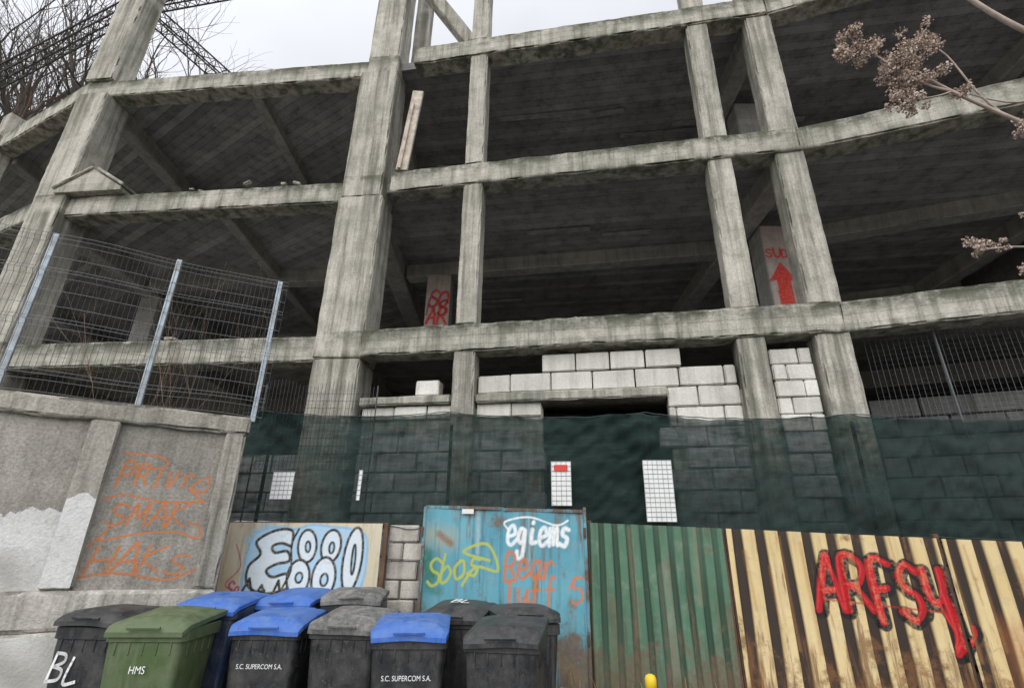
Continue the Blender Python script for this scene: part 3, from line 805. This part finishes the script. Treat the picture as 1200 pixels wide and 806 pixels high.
rbox(bmr, V((.49, 6.14 - .049 - .135, 2.50)), fd, fn_, Z, .15, .004, .07, seg=.1, rough=.002, ch=.001)
finish(bmw, 'bright_opening_board', M_white, net); finish(bmb, 'opening_board_grid', simple('grey_cord', (.35, .36, .36), .8), net)
finish(bmr, 'red_label', simple('red_print', (.5, .05, .04), .7), net)

# ------------------------------------------------------------------ graffiti on interior columns
M_ccoat = with_paint(concrete('column_coat', (.42, .34, .30), (.54, .45, .41), streak=.3))
R_ = (.55, .03, .02)
ops = [('f', [(.10, 5.45), (.36, 5.45), (.36, 6.15), (.50, 6.12), (.24, 6.52), (-.02, 6.12), (.12, 6.15)], 0, R_, 0, .95)]
ops += text('SUD', .02, 6.62, .42, .17, .018, R_, slant=0, jit=.02)
sheet('arrow_graffiti_coat', V((4.51, 8.032, 0)), V((1, 0, 0)), .60, 4.82, 7.28, None, ops, M_ccoat, bld, res=.014)
ops = text('SO', .05, 6.5, .42, .35, .03, R_) + text('AR', .04, 6.1, .42, .35, .03, R_) + text('RS', .04, 6.3, .42, .35, .02, (.3, .02, .02))
sheet('red_graffiti_coat', V((-1.85, 9.98, 0)), V((1, 0, 0)), .50, 4.82, 7.28, None, ops, M_ccoat, bld, res=.016)

# ------------------------------------------------------------------ wheelie bins
def plastic(name, c, dust=(.24, .23, .21), amt=.35, rough=.42, updust=.45):
    m, b, t = newmat(name, rough, .45)
    co = t.coord()
    oi = t.add('ShaderNodeObjectInfo').outputs['Random']
    off = t.add('ShaderNodeCombineXYZ', inp={0: t.math('MULTIPLY', oi, 17.0), 1: t.math('MULTIPLY', oi, 31.0), 2: t.math('MULTIPLY', oi, 5.0)}).outputs[0]
    co = t.add('ShaderNodeVectorMath', operation='ADD', inp={0: co, 1: off}).outputs[0]
    n = t.noise(co, 5, 6, .72)
    g_ = t.add('ShaderNodeNewGeometry').outputs['Normal']
    up = t.add('ShaderNodeSeparateXYZ', inp={0: g_}).outputs[2]
    d1 = t.math('MULTIPLY', t.rng(n, .42, .66), amt)
    d2 = t.math('MULTIPLY', t.rng(up, .3, 1, 0, updust), t.rng(t.noise(co, 9, 6, .78), .40, .60))
    st = t.rng(t.noise(co, 1, 4, .7, (24, 24, 1.5)), .52, .70, 0, amt)
    f = t.math('MAXIMUM', t.math('MAXIMUM', d1, d2), st)
    sc_ = t.rng(t.noise(co, 1, 3, .8, (60, 6, 50)), .64, .69, 0, .6)
    f = t.math('MAXIMUM', f, sc_)
    col = t.mix(f, c, dust)
    col = t.mix(t.rng(t.noise(co, 16, 3, .6), .66, .70, 0, .6), col, (.10, .085, .06))
    t.l.new(col, b.inputs['Base Color'])
    t.l.new(t.rng(f, 0, .6, rough, .85), b.inputs['Roughness'])
    t.l.new(t.add('ShaderNodeBump', inp={'Strength': .2, 'Distance': .006, 'Height': n}).outputs[0], b.inputs['Normal'])
    return m
P_blk = plastic('black_plastic', (.014, .015, .017), amt=.22, updust=.26)
P_grey = plastic('worn_grey_plastic', (.05, .05, .052), dust=(.34, .33, .30), amt=.6, rough=.6, updust=.75)
P_blue = plastic('blue_plastic', (.020, .11, .44), dust=(.20, .27, .38), amt=.40, updust=.55)
P_green = plastic('green_plastic', (.065, .105, .036), dust=(.2, .2, .14), amt=.45, updust=.55)
P_dkb = plastic('navy_plastic', (.015, .03, .07), amt=.3)
P_tyre = simple('rubber', (.02, .02, .02), .9)
P_let = simple('white_marking', (.75, .75, .75), .6, .05)

def rrect(w, d, r, cy, z, n=4):
    pts = []
    for cx, cyy, a0 in ((w / 2 - r, d / 2 - r, 0), (-w / 2 + r, d / 2 - r, 90), (-w / 2 + r, -d / 2 + r, 180), (w / 2 - r, -d / 2 + r, 270)):
        for i in range(n + 1):
            a = math.radians(a0 + 90 * i / n)
            pts.append(V((cx + r * math.cos(a), cy + cyy + r * math.sin(a), z)))
    return pts
def loft(bm, rings, cap0=True, cap1=True):
    R = [[bm.verts.new(p) for p in r] for r in rings]
    k = len(R[0])
    for a, b in zip(R, R[1:]):
        for i in range(k): bm.faces.new((a[i], a[(i + 1) % k], b[(i + 1) % k], b[i]))
    if cap0: bm.faces.new(R[0][::-1])
    if cap1: bm.faces.new(R[-1])

def wheelie_bin(x, y, rot=0, bodym=P_blk, lidm=P_blk, z=0, sc=1.0, lid_open=0.0, label=None, tag=None, lidtag=None, lid_roll=0.0):
    e = empty('wheelie_bin', (x, y, z)); e.rotation_euler = (0, 0, math.radians(rot)); e.scale = (.95 * sc, .97 * sc, 1.115 * sc)
    bm = bmesh.new()
    data = [(.04, .42, .40, .29), (.05, .45, .44, .29), (.28, .475, .48, .30), (.29, .485, .50, .30), (.80, .545, .58, .305), (.87, .552, .59, .31),
            (.875, .59, .635, .32), (.945, .59, .635, .32), (.95, .575, .62, .32), (.95, .54, .58, .32), (.60, .51, .54, .31)]
    loft(bm, [rrect(w, d, .05 if zz_ < .87 else .055, cy, zz_) for zz_, w, d, cy in data])
    for sx in (-1, 1):
        for yy in (.12, .24, .36, .48):
            rbox(bm, (sx * .272 - .008, yy, .78), (1, 0, 0), (0, 1, 0), Z, .016, .012, .095, rough=0, ch=.002)
    for xx in (-.2, -.1, 0, .1, .2):
        rbox(bm, (xx - .006, .008, .80), (1, 0, 0), (0, 1, 0), Z, .012, .02, .075, rough=0, ch=.002)
    ob = finish(bm, 'body', bodym, e, True)
    md = ob.modifiers.new('b', 'BEVEL'); md.width = .004; md.segments = 2; md.limit_method = 'ANGLE'
    ob.data.set_sharp_from_angle(angle=math.radians(35))
    bm = bmesh.new()
    for sx in (-1, 1):
        tube(bm, [V((sx * .2, .62, .93)), V((sx * .2, .70, .965)), V((sx * .2, .715, .97))], .018, 8)
    tube(bm, [V((-.26, .71, .97)), V((.26, .71, .97))], .017, 10)
    finish(bm, 'handle', bodym, e, True)
    for i, sx in enumerate((-1, 1)):
        bm = bmesh.new()
        c = V((sx * .24, .56, .10)); prof_ = [(-.025, .0), (-.025, .085), (-.018, .098), (.018, .098), (.025, .085), (.025, 0.001)]
        R = []
        for px, pr in prof_:
            R.append([c + V((px, max(pr, .004) * math.cos(a * math.pi / 10), max(pr, .004) * math.sin(a * math.pi / 10))) for a in range(20)])
        loft(bm, R)
        finish(bm, 'wheel_%d' % (i + 1), P_tyre, e)
    bm = bmesh.new()
    w, d = .60, .70; nx, ny = 22, 22; G = []
    ph = random.uniform(0, 9)
    for i in range(nx + 1):
        r = []
        for j in range(ny + 1):
            u = i / nx * 2 - 1; v = j / ny
            px = u * w / 2; py = v * d - .015
            edge = max(abs(u), abs(2 * v - 1))
            zz_ = .030 + .050 * v + .024 * (1 - u * u) * (1 - (2 * v - 1) ** 4)
            ins = max(abs(u) / .80, abs(v - .48) / .38)
            if ins < 1: zz_ += .013
            if abs(u) < .12 and .2 < v < .74: zz_ -= .008
            if v < .12: zz_ -= .03 * ((.12 - v) / .12) ** 1.5
            if edge > .985: zz_ -= .012
            zz_ += .006 * math.sin(u * 3 + ph) * math.sin(v * 4 + ph)
            if abs(u) > .86 and v < .1:
                px = math.copysign(w / 2 * (.86 + (abs(u) - .86) * (.55 + 4.5 * v)), u)
            r.append(bm.verts.new((px, py, zz_)))
        G.append(r)
    for i in range(nx):
        for j in range(ny): bm.faces.new((G[i][j], G[i + 1][j], G[i + 1][j + 1], G[i][j + 1]))
    per = [G[i][0] for i in range(nx + 1)] + [G[nx][j] for j in range(1, ny + 1)] + [G[i][ny] for i in range(nx - 1, -1, -1)] + [G[0][j] for j in range(ny - 1, 0, -1)]
    low = [bm.verts.new((p.co.x * 1.005, p.co.y, min(p.co.z - .028, .03) if p.co.y < .5 else p.co.z - .03)) for p in per]
    k = len(per)
    for i in range(k): bm.faces.new((per[i], low[i], low[(i + 1) % k], per[(i + 1) % k]))
    bm.faces.new(low)
    for sx in (-.17, .17):
        tube(bm, [V((sx - .05, d + .005, .05)), V((sx + .05, d + .005, .05))], .022, 8)
    tube(bm, [V((-.12, -.03, .012)), V((.12, -.03, .012))], .011, 6)
    lid = finish(bm, 'lid', lidm, e, True)
    lid.data.set_sharp_from_angle(angle=math.radians(30))
    for v_ in lid.data.vertices: v_.co.y -= d
    lid.location = (0, d - .01, .945)
    lid.rotation_euler = (-lid_open, lid_roll, 0)
    if label:
        cu = bpy.data.curves.new('lettering', 'FONT'); cu.body = label; cu.size = .042 if len(label) > 5 else .06; cu.align_x = 'CENTER'; cu.extrude = .0005
        tx = bpy.data.objects.new('lettering', cu); cu.materials.append(P_let); link(tx, e)
        tx.location = (0, .001, .70); tx.rotation_euler = (math.radians(87), 0, 0)
    def strokes(s, x0_, z0_, w_, h_, r_):
        bm = bmesh.new()
        for o in text(s, x0_, z0_, w_, h_, 0, (1, 1, 1), slant=.12):
            P_ = o[1]
            for a_, b_ in zip(P_, P_[1:]):
                a_ = np.array(a_); b_ = np.array(b_); dd = b_ - a_; Ln = np.hypot(*dd)
                if Ln < 1e-5: continue
                nn = np.array((-dd[1], dd[0])) / Ln * r_; dd = dd / Ln * r_ * .6
                q = [a_ - dd + nn, a_ - dd - nn, b_ + dd - nn, b_ + dd + nn]
                bm.faces.new([bm.verts.new((p[0], 0, p[1])) for p in q])
        bmesh.ops.recalc_face_normals(bm, faces=bm.faces[:])
        me = bpy.data.meshes.new('painted_letters'); bm.to_mesh(me); bm.free(); me.materials.append(P_let)
        return link(bpy.data.objects.new('painted_letters', me), e)
    if tag:
        ob = strokes(tag, -.235, 0, .30, .17, .010); ob.location = (0, .0, .62); ob.rotation_euler = (math.radians(-4), 0, 0)
    if lidtag:
        ob = strokes(lidtag, -.06, 0, .2, .12, .009); ob.location = (0, .0, 0)
        for v_ in ob.data.vertices:
            lx, lz = v_.co.x, v_.co.z
            v_.co = V((lx, .02 + lz * 1.2 + .2, 1.003 + .064 * (.22 + lz * 1.2) / .7 + .024 * (1 - (lx / .3) ** 2)))
    return e

bin_specs = [
    dict(x=-3.27, y=4.60, rot=-6, lidm=P_blk, tag='BL', lid_open=.07, lid_roll=.02),
    dict(x=-2.66, y=4.36, rot=4, bodym=P_green, lidm=P_green, label='HMS', sc=1.02),
    dict(x=-2.63, y=5.06, rot=0, bodym=P_dkb, lidm=P_blue, z=.10),
    dict(x=-1.92, y=4.68, rot=2, lidm=P_blue, label='S.C. SUPERCOM S.A.'),
    dict(x=-2.10, y=5.42, rot=-5, lidm=P_blue, z=.12, lid_roll=-.02),
    dict(x=-1.29, y=4.62, rot=-3, lidm=P_grey, z=.02, lid_roll=.02),
    dict(x=-1.45, y=5.36, rot=7, lidm=P_grey, z=.13, lid_open=.05),
    dict(x=-.72, y=4.33, rot=5, lidm=P_blue, label='S.C. SUPERCOM S.A.', lid_open=.02),
    dict(x=-.50, y=5.10, rot=-9, lidm=P_blk, z=.05, lidtag='BL'),
    dict(x=-.05, y=4.22, rot=-9, lidm=P_blk, lid_roll=-.02),
    dict(x=.18, y=4.98, rot=12, lidm=P_blk, z=.02, lid_open=.08),
]
for s in bin_specs: wheelie_bin(**s)

bm = bmesh.new()
R = []
for zz_, r in ((-.05, .034), (.80, .034), (.80, .038), (.865, .038), (.885, .03), (.893, .012)):
    R.append([V((.95 + r * math.cos(a * math.pi / 8), 4.05 + r * math.sin(a * math.pi / 8), zz_)) for a in range(16)])
loft(bm, R)
finish(bm, 'yellow_bollard', simple('yellow_enamel', (.75, .52, .03), .4, .15), None, True)

# ------------------------------------------------------------------ ground
def gh(x, y):
    if y < 3.10: return -.13
    if y < 5.0: return -.004
    t_ = min(1, (y - 5.0) / .95); t_ = t_ * t_ * (3 - 2 * t_)
    return -.004 + .42 * t_ + (.03 * noise.noise(V((x * 2, y * 2, 0))) if t_ > 0 else 0) * min(1, t_ * 3)
xs = [-400, -200, -100, -50, -30, -20, -14, -10] + [-8 + i * .2 for i in range(81)] + [10, 14, 20, 30, 50, 100, 200, 400]
ys = [-400, -200, -100, -50, -25, -12, -6, 0, 2, 3.0999, 3.101, 3.4, 4, 4.6] + [5.0 + i * .1 for i in range(14)] + [6.6, 7, 8, 10, 14, 20, 40, 80, 160, 400]
bm = bmesh.new()
G = [[bm.verts.new((x, y, gh(x, y))) for y in ys] for x in xs]
for i in range(len(xs) - 1):
    for j in range(len(ys) - 1): bm.faces.new((G[i][j], G[i + 1][j], G[i + 1][j + 1], G[i][j + 1]))
finish(bm, 'ground', concrete('dirt', (.16, .14, .11), (.28, .25, .20), streak=0, fine=.4, bump=1.0))
bm = bmesh.new(); bm.faces.new([bm.verts.new(p) for p in ((-60, -5, -.126), (60, -5, -.126), (60, 3.0, -.126), (-60, 3.0, -.126))]); finish(bm, 'road', concrete('dusty_asphalt', (.07, .07, .07), (.11, .108, .104), streak=0, fine=.4, bump=.5))
bm = bmesh.new(); bm.faces.new([bm.verts.new(p) for p in ((-60, 3.2, .0), (60, 3.2, .0), (60, 5.04, .0), (-60, 5.04, .0))]); finish(bm, 'pavement', concrete('pavement_concrete', (.20, .195, .18), (.30, .29, .27), streak=0, fine=.4, bump=.6))
bm = bmesh.new()
x = -30
while x < 30:
    rbox(bm, (x, 3.03, -.14), (1, 0, 0), (0, 1, 0), Z, .99, .15, .145, seg=.5, rough=.004, ch=.012); x += 1.0
finish(bm, 'kerb', M_wall)

def scatter_rocks(name, n, fn, mat, smin, smax):
    bm = bmesh.new()
    for _ in range(n):
        p = fn(); s = random.uniform(smin, smax) * random.uniform(.5, 1)
        r = bmesh.ops.create_icosphere(bm, subdivisions=1, radius=s, matrix=Matrix.Translation(p) @ Matrix.Rotation(random.random() * 6, 4, 'Z') @ Matrix.Diagonal((1, random.uniform(.6, 1), random.uniform(.4, .8), 1)))
        for v_ in r['verts']: v_.co += noise.noise_vector(v_.co * 30) * s * .5
    return finish(bm, name, mat)
def rp():
    x = random.uniform(-3.0, 3.5); y = random.uniform(5.4, 5.95 - .1 * x)
    return V((x, y, gh(x, y) + .01))
scatter_rocks('rubble', 260, rp, concrete('rubble_stone', (.25, .23, .2), (.42, .40, .36), island=True, streak=0), .02, .08)
bm = bmesh.new()
for _ in range(520):
    p = rp(); a = random.random() * 6.28; h = random.uniform(.06, .22); l = V((math.cos(a), math.sin(a), 0)) * h * random.uniform(.2, .8)
    w = V((-math.sin(a), math.cos(a), 0)) * .004
    v1, v2, v3, v4 = [bm.verts.new(q) for q in (p - w, p + w, p + l * .4 + Z * h * .7 + w * .7, p + l * .4 + Z * h * .7 - w * .7)]
    v5 = bm.verts.new(p + l + Z * h)
    bm.faces.new((v1, v2, v3, v4)); bm.faces.new((v4, v3, v5))
finish(bm, 'dry_grass', simple('dry_grass_blades', (.22, .18, .09), .9, .4))

# ------------------------------------------------------------------ bare vegetation
def branch(bm, p, d, L, r, depth, maxd, spread=.6, up=.12, n=5, kids=(2, 4)):
    k = 5; pts = [p.copy()]; rad = [r]
    for i in range(k):
        d = (d + V((random.gauss(0, .14), random.gauss(0, .14), random.gauss(0, .10) + up * .3))).normalized()
        p = p + d * L / k; pts.append(p.copy()); rad.append(r * (1 - .5 * (i + 1) / k))
    tube(bm, pts, rad, max(3, n))
    if depth >= maxd: return
    for _ in range(random.randint(*kids) + 1):
        i = random.randint(2, k)
        ax = V((random.gauss(0, 1), random.gauss(0, 1), random.gauss(0, .6))).normalized()
        nd = (d + ax * spread + Z * up).normalized()
        branch(bm, pts[i], nd, L * random.uniform(.55, .8), rad[i] * .68, depth + 1, maxd, spread, up, n - 1, kids)
def bare_tree(name, base, h, r, maxd=4, seed=1, lean=V((0, 0, 0)), mat=M_bark, kids=(2, 4)):
    random.seed(seed); bm = bmesh.new()
    d = (Z + lean).normalized()
    pts = [base + d * h * .4 * i / 4 + V((random.gauss(0, .05), random.gauss(0, .05), 0)) for i in range(5)]
    tube(bm, pts, [r * (1 - .1 * i) for i in range(5)], 9)
    for i in range(5):
        nd = (d + V((random.gauss(0, .45), random.gauss(0, .45), .1))).normalized()
        branch(bm, pts[-1] if i < 3 else pts[-2], nd, h * .26, r * .55, 1, maxd, .6, .12, 5, kids)
    return finish(bm, name, mat)
bare_tree('bare_tree', V((-19.5, 20.2, .3)), 27, .55, 5, 3, lean=V((.0, -.05, 0)))
bare_tree('bare_tree', V((-23.5, 20, .3)), 29, .55, 5, 9)
bare_tree('bare_tree', V((-17.8, 19.6, .3)), 22, .40, 5, 14)

random.seed(5)
bm = bmesh.new()
for i in range(4):
    branch(bm, V((-4.2 + random.uniform(-.1, .1), 5.75, .4)), V((random.gauss(0, .08), 0, 1)), 2.3, .010, 1, 3, .45, .15, 4, (1, 3))
finish(bm, 'dry_shrub', simple('dry_twig', (.30, .20, .13), .9))

random.seed(11)
tree = empty('dried_flower_tree')
bm = bmesh.new()
tr_ = [V((4.6, 2.5, -.05)), V((4.55, 2.45, 1.2)), V((4.4, 2.4, 2.4)), V((4.2, 2.35, 3.4)), V((3.9, 2.3, 4.4)), V((3.6, 2.25, 5.2)), V((3.3, 2.2, 5.9))]
tube(bm, tr_, [.07, .06, .05, .04, .03, .02, .012], 9)
Yb = 2.3
def B(*pts, r0=.012, r1=.005):
    P_ = [V((p[0], Yb + (p[2] if len(p) > 2 else 0), p[1])) for p in pts]
    cp = catmull([tuple(q) for q in P_], 4); k = len(cp)
    tube(bm, [V(c) for c in cp], [r0 + (r1 - r0) * i / (k - 1) for i in range(k)], 5)
B((4.3, 2.9), (3.75, 3.35), (3.25, 3.75), (2.85, 4.02), (2.60, 4.20), (2.45, 4.34), r0=.018, r1=.008)
B((3.95, 4.3), (3.5, 4.55), (3.2, 4.75), (2.95, 5.05), (2.8, 5.4), r0=.022, r1=.014)
B((2.60, 4.20), (2.45, 4.26), (2.30, 4.40), (2.20, 4.52), r0=.008, r1=.004)
B((2.60, 4.20), (2.50, 4.16), (2.32, 4.12), r0=.007, r1=.004)
B((2.85, 4.02), (2.75, 4.2), (2.66, 4.5), (2.55, 4.62), r0=.007, r1=.004)
B((3.7, 3.9), (3.2, 4.12), (2.9, 4.12), (2.7, 4.18), r0=.009, r1=.004)
B((3.9, 2.75), (3.3, 3.02), (2.95, 3.08), (2.66, 3.12), (2.42, 3.10), r0=.010, r1=.004)
B((2.95, 3.08), (2.80, 2.98), (2.62, 2.99), r0=.006, r1=.003)
B((3.25, 3.75), (3.15, 3.55), (2.9, 3.45), r0=.006, r1=.003)
finish(bm, 'branches', simple('pale_twig', (.38, .31, .26), .85, .25, scale=15), tree, True)
bm = bmesh.new()
def cluster(c, r, n):
    r *= 1.15; n = int(n * 1.7)
    sub = [c + V((random.gauss(0, 1), random.gauss(0, 1), random.gauss(0, 1))) * r * .55 for _ in range(8)]
    for _ in range(n):
        dv = V((random.gauss(0, 1), random.gauss(0, 1), random.gauss(0, .9))); dv = dv.normalized() * r * .5 * random.random() ** .5
        p = random.choice(sub) + dv; s = random.uniform(.005, .012)
        a = V((random.gauss(0, 1), random.gauss(0, 1), random.gauss(0, 1))).normalized(); u = a.orthogonal().normalized() * s; w = a.cross(u).normalized() * s * random.uniform(.5, 1)
        q = [p - u, p + w, p + u, p - w]
        vs = [bm.verts.new(x_) for x_ in q]; bm.faces.new(vs)
        t_ = bm.verts.new(p + a * s * .9); bm.faces.new((vs[0], vs[1], t_)); bm.faces.new((vs[2], vs[3], t_))
for (x, z, r, n) in ((2.12, 4.64, .07, 260), (2.03, 4.52, .06, 200), (2.20, 4.54, .07, 230), (2.28, 4.42, .08, 320), (2.40, 4.40, .09, 380), (2.50, 4.56, .07, 240), (2.57, 4.66, .065, 200), (2.36, 4.28, .065, 220), (2.50, 4.32, .065, 200),
                     (2.26, 4.12, .055, 150), (2.34, 4.09, .045, 110), (2.42, 3.11, .045, 130), (2.54, 3.13, .03, 50), (2.62, 2.99, .04, 80), (2.84, 3.14, .035, 60), (2.9, 3.44, .055, 130), (2.66, 4.2, .045, 100), (2.95, 3.92, .055, 120)):
    cluster(V((x, Yb, z)), r, n)
finish(bm, 'dried_flower_heads', simple('dried_flowers', (.50, .40, .335), .95, .4, scale=30), tree)

# ------------------------------------------------------------------ steel lattice trusses on the roof
def truss(name, a, b, s=.32, bays=22):
    bm = bmesh.new(); d = (b - a).normalized(); u = d.cross(Z).normalized(); v = u.cross(d)
    cs = [u * s / 2 + v * s / 2, -u * s / 2 + v * s / 2, -u * s / 2 - v * s / 2, u * s / 2 - v * s / 2]
    for c in cs: tube(bm, [a + c, b + c], .022, 4)
    for i in range(bays):
        p = a + (b - a) * i / bays; q = a + (b - a) * (i + 1) / bays
        for k in range(4):
            tube(bm, [p + cs[k], p + cs[(k + 1) % 4]], .011, 3)
            tube(bm, [p + cs[k], q + cs[(k + 1) % 4]], .011, 3)
    return finish(bm, name, M_steel)
truss('steel_lattice_truss', V((-11.1, 8.0, 15.5)), V((-4.05, 12.7, 10.85)), bays=30)
truss('steel_lattice_truss', V((-15.9, 9.95, 10.3)), V((-8.9, 8.9, 14.75)), s=.3, bays=34)
truss('steel_lattice_truss', V((-9.6, 9.2, 14.55)), V((-4.5, 9.6, 16.8)), s=.25)

bm = bmesh.new()
for (x, y, zt) in ((-8.8, 8.4, 14.3), (3.1, 6.8, 12.8), (-12.4, 10, 11.4)):
    for i in range(6):
        p = V((x + random.uniform(-.2, .2), y + random.uniform(-.15, .15), zt)); tube(bm, [p, p + V((random.gauss(0, .08), 0, .6)), p + V((random.gauss(0, .25), 0, 1.0))], .01, 4)
finish(bm, 'starter_bars', M_rust, bld)

# ------------------------------------------------------------------ light
w = bpy.data.worlds.new('World'); scene.world = w; w.use_nodes = True
t = NT(w); t.n.clear()
sky = t.add('ShaderNodeTexSky', sky_type='NISHITA'); sky.sun_disc = False
sky.sun_elevation = math.radians(42); sky.sun_rotation = math.radians(200)
tc = t.add('ShaderNodeTexCoord').outputs['Generated']
zc = t.add('ShaderNodeSeparateXYZ', inp={0: tc}).outputs[2]
grad = t.rng(zc, 0, 1, .72, .98)
# extra sky brightness added behind the viewer, out of view, to light the facade
dt = t.add('ShaderNodeVectorMath', operation='DOT_PRODUCT', inp={0: tc, 1: V((-.25, -.70, .67))}).outputs['Value']
grad = t.math('ADD', grad, t.rng(dt, .0, .9, 0, 1.35))
cl = t.noise(tc, 1.6, 4, .55)
br = t.math('MULTIPLY', grad, t.rng(cl, .3, .7, .84, 1.06))
cloud = t.mix(1.0, (.90, .92, .97), t.gray(br), 'MULTIPLY')
skys = t.mix(1.0, sky.outputs[0], (.10, .10, .10), 'MULTIPLY')
c = t.mix(.92, skys, cloud)
bg = t.add('ShaderNodeBackground', inp={'Color': c, 'Strength': 1.0})
out = t.add('ShaderNodeOutputWorld', inp={'Surface': bg.outputs[0]})
sd = bpy.data.lights.new('sun', 'SUN'); sd.energy = 1.2; sd.angle = math.radians(50); sd.color = (1, .96, .9)
so = bpy.data.objects.new('sun', sd); coll.objects.link(so)
so.rotation_euler = (math.radians(54), 0, math.radians(-20))

# ------------------------------------------------------------------ camera
cd = bpy.data.cameras.new('camera'); cam = bpy.data.objects.new('camera', cd); coll.objects.link(cam)
cd.sensor_width = 36; cd.lens = 612 / 1200 * 36; cd.clip_end = 2000; cd.clip_start = .05
cam.matrix_world = Matrix.Translation((0, 0, 1.6)) @ Matrix.Rotation(math.radians(90 + 22.2), 4, 'X') @ Matrix.Rotation(math.radians(.76), 4, 'Z')
scene.camera = cam
scene.view_settings.view_transform = 'Standard'; scene.view_settings.look = 'None'; scene.view_settings.exposure = 0
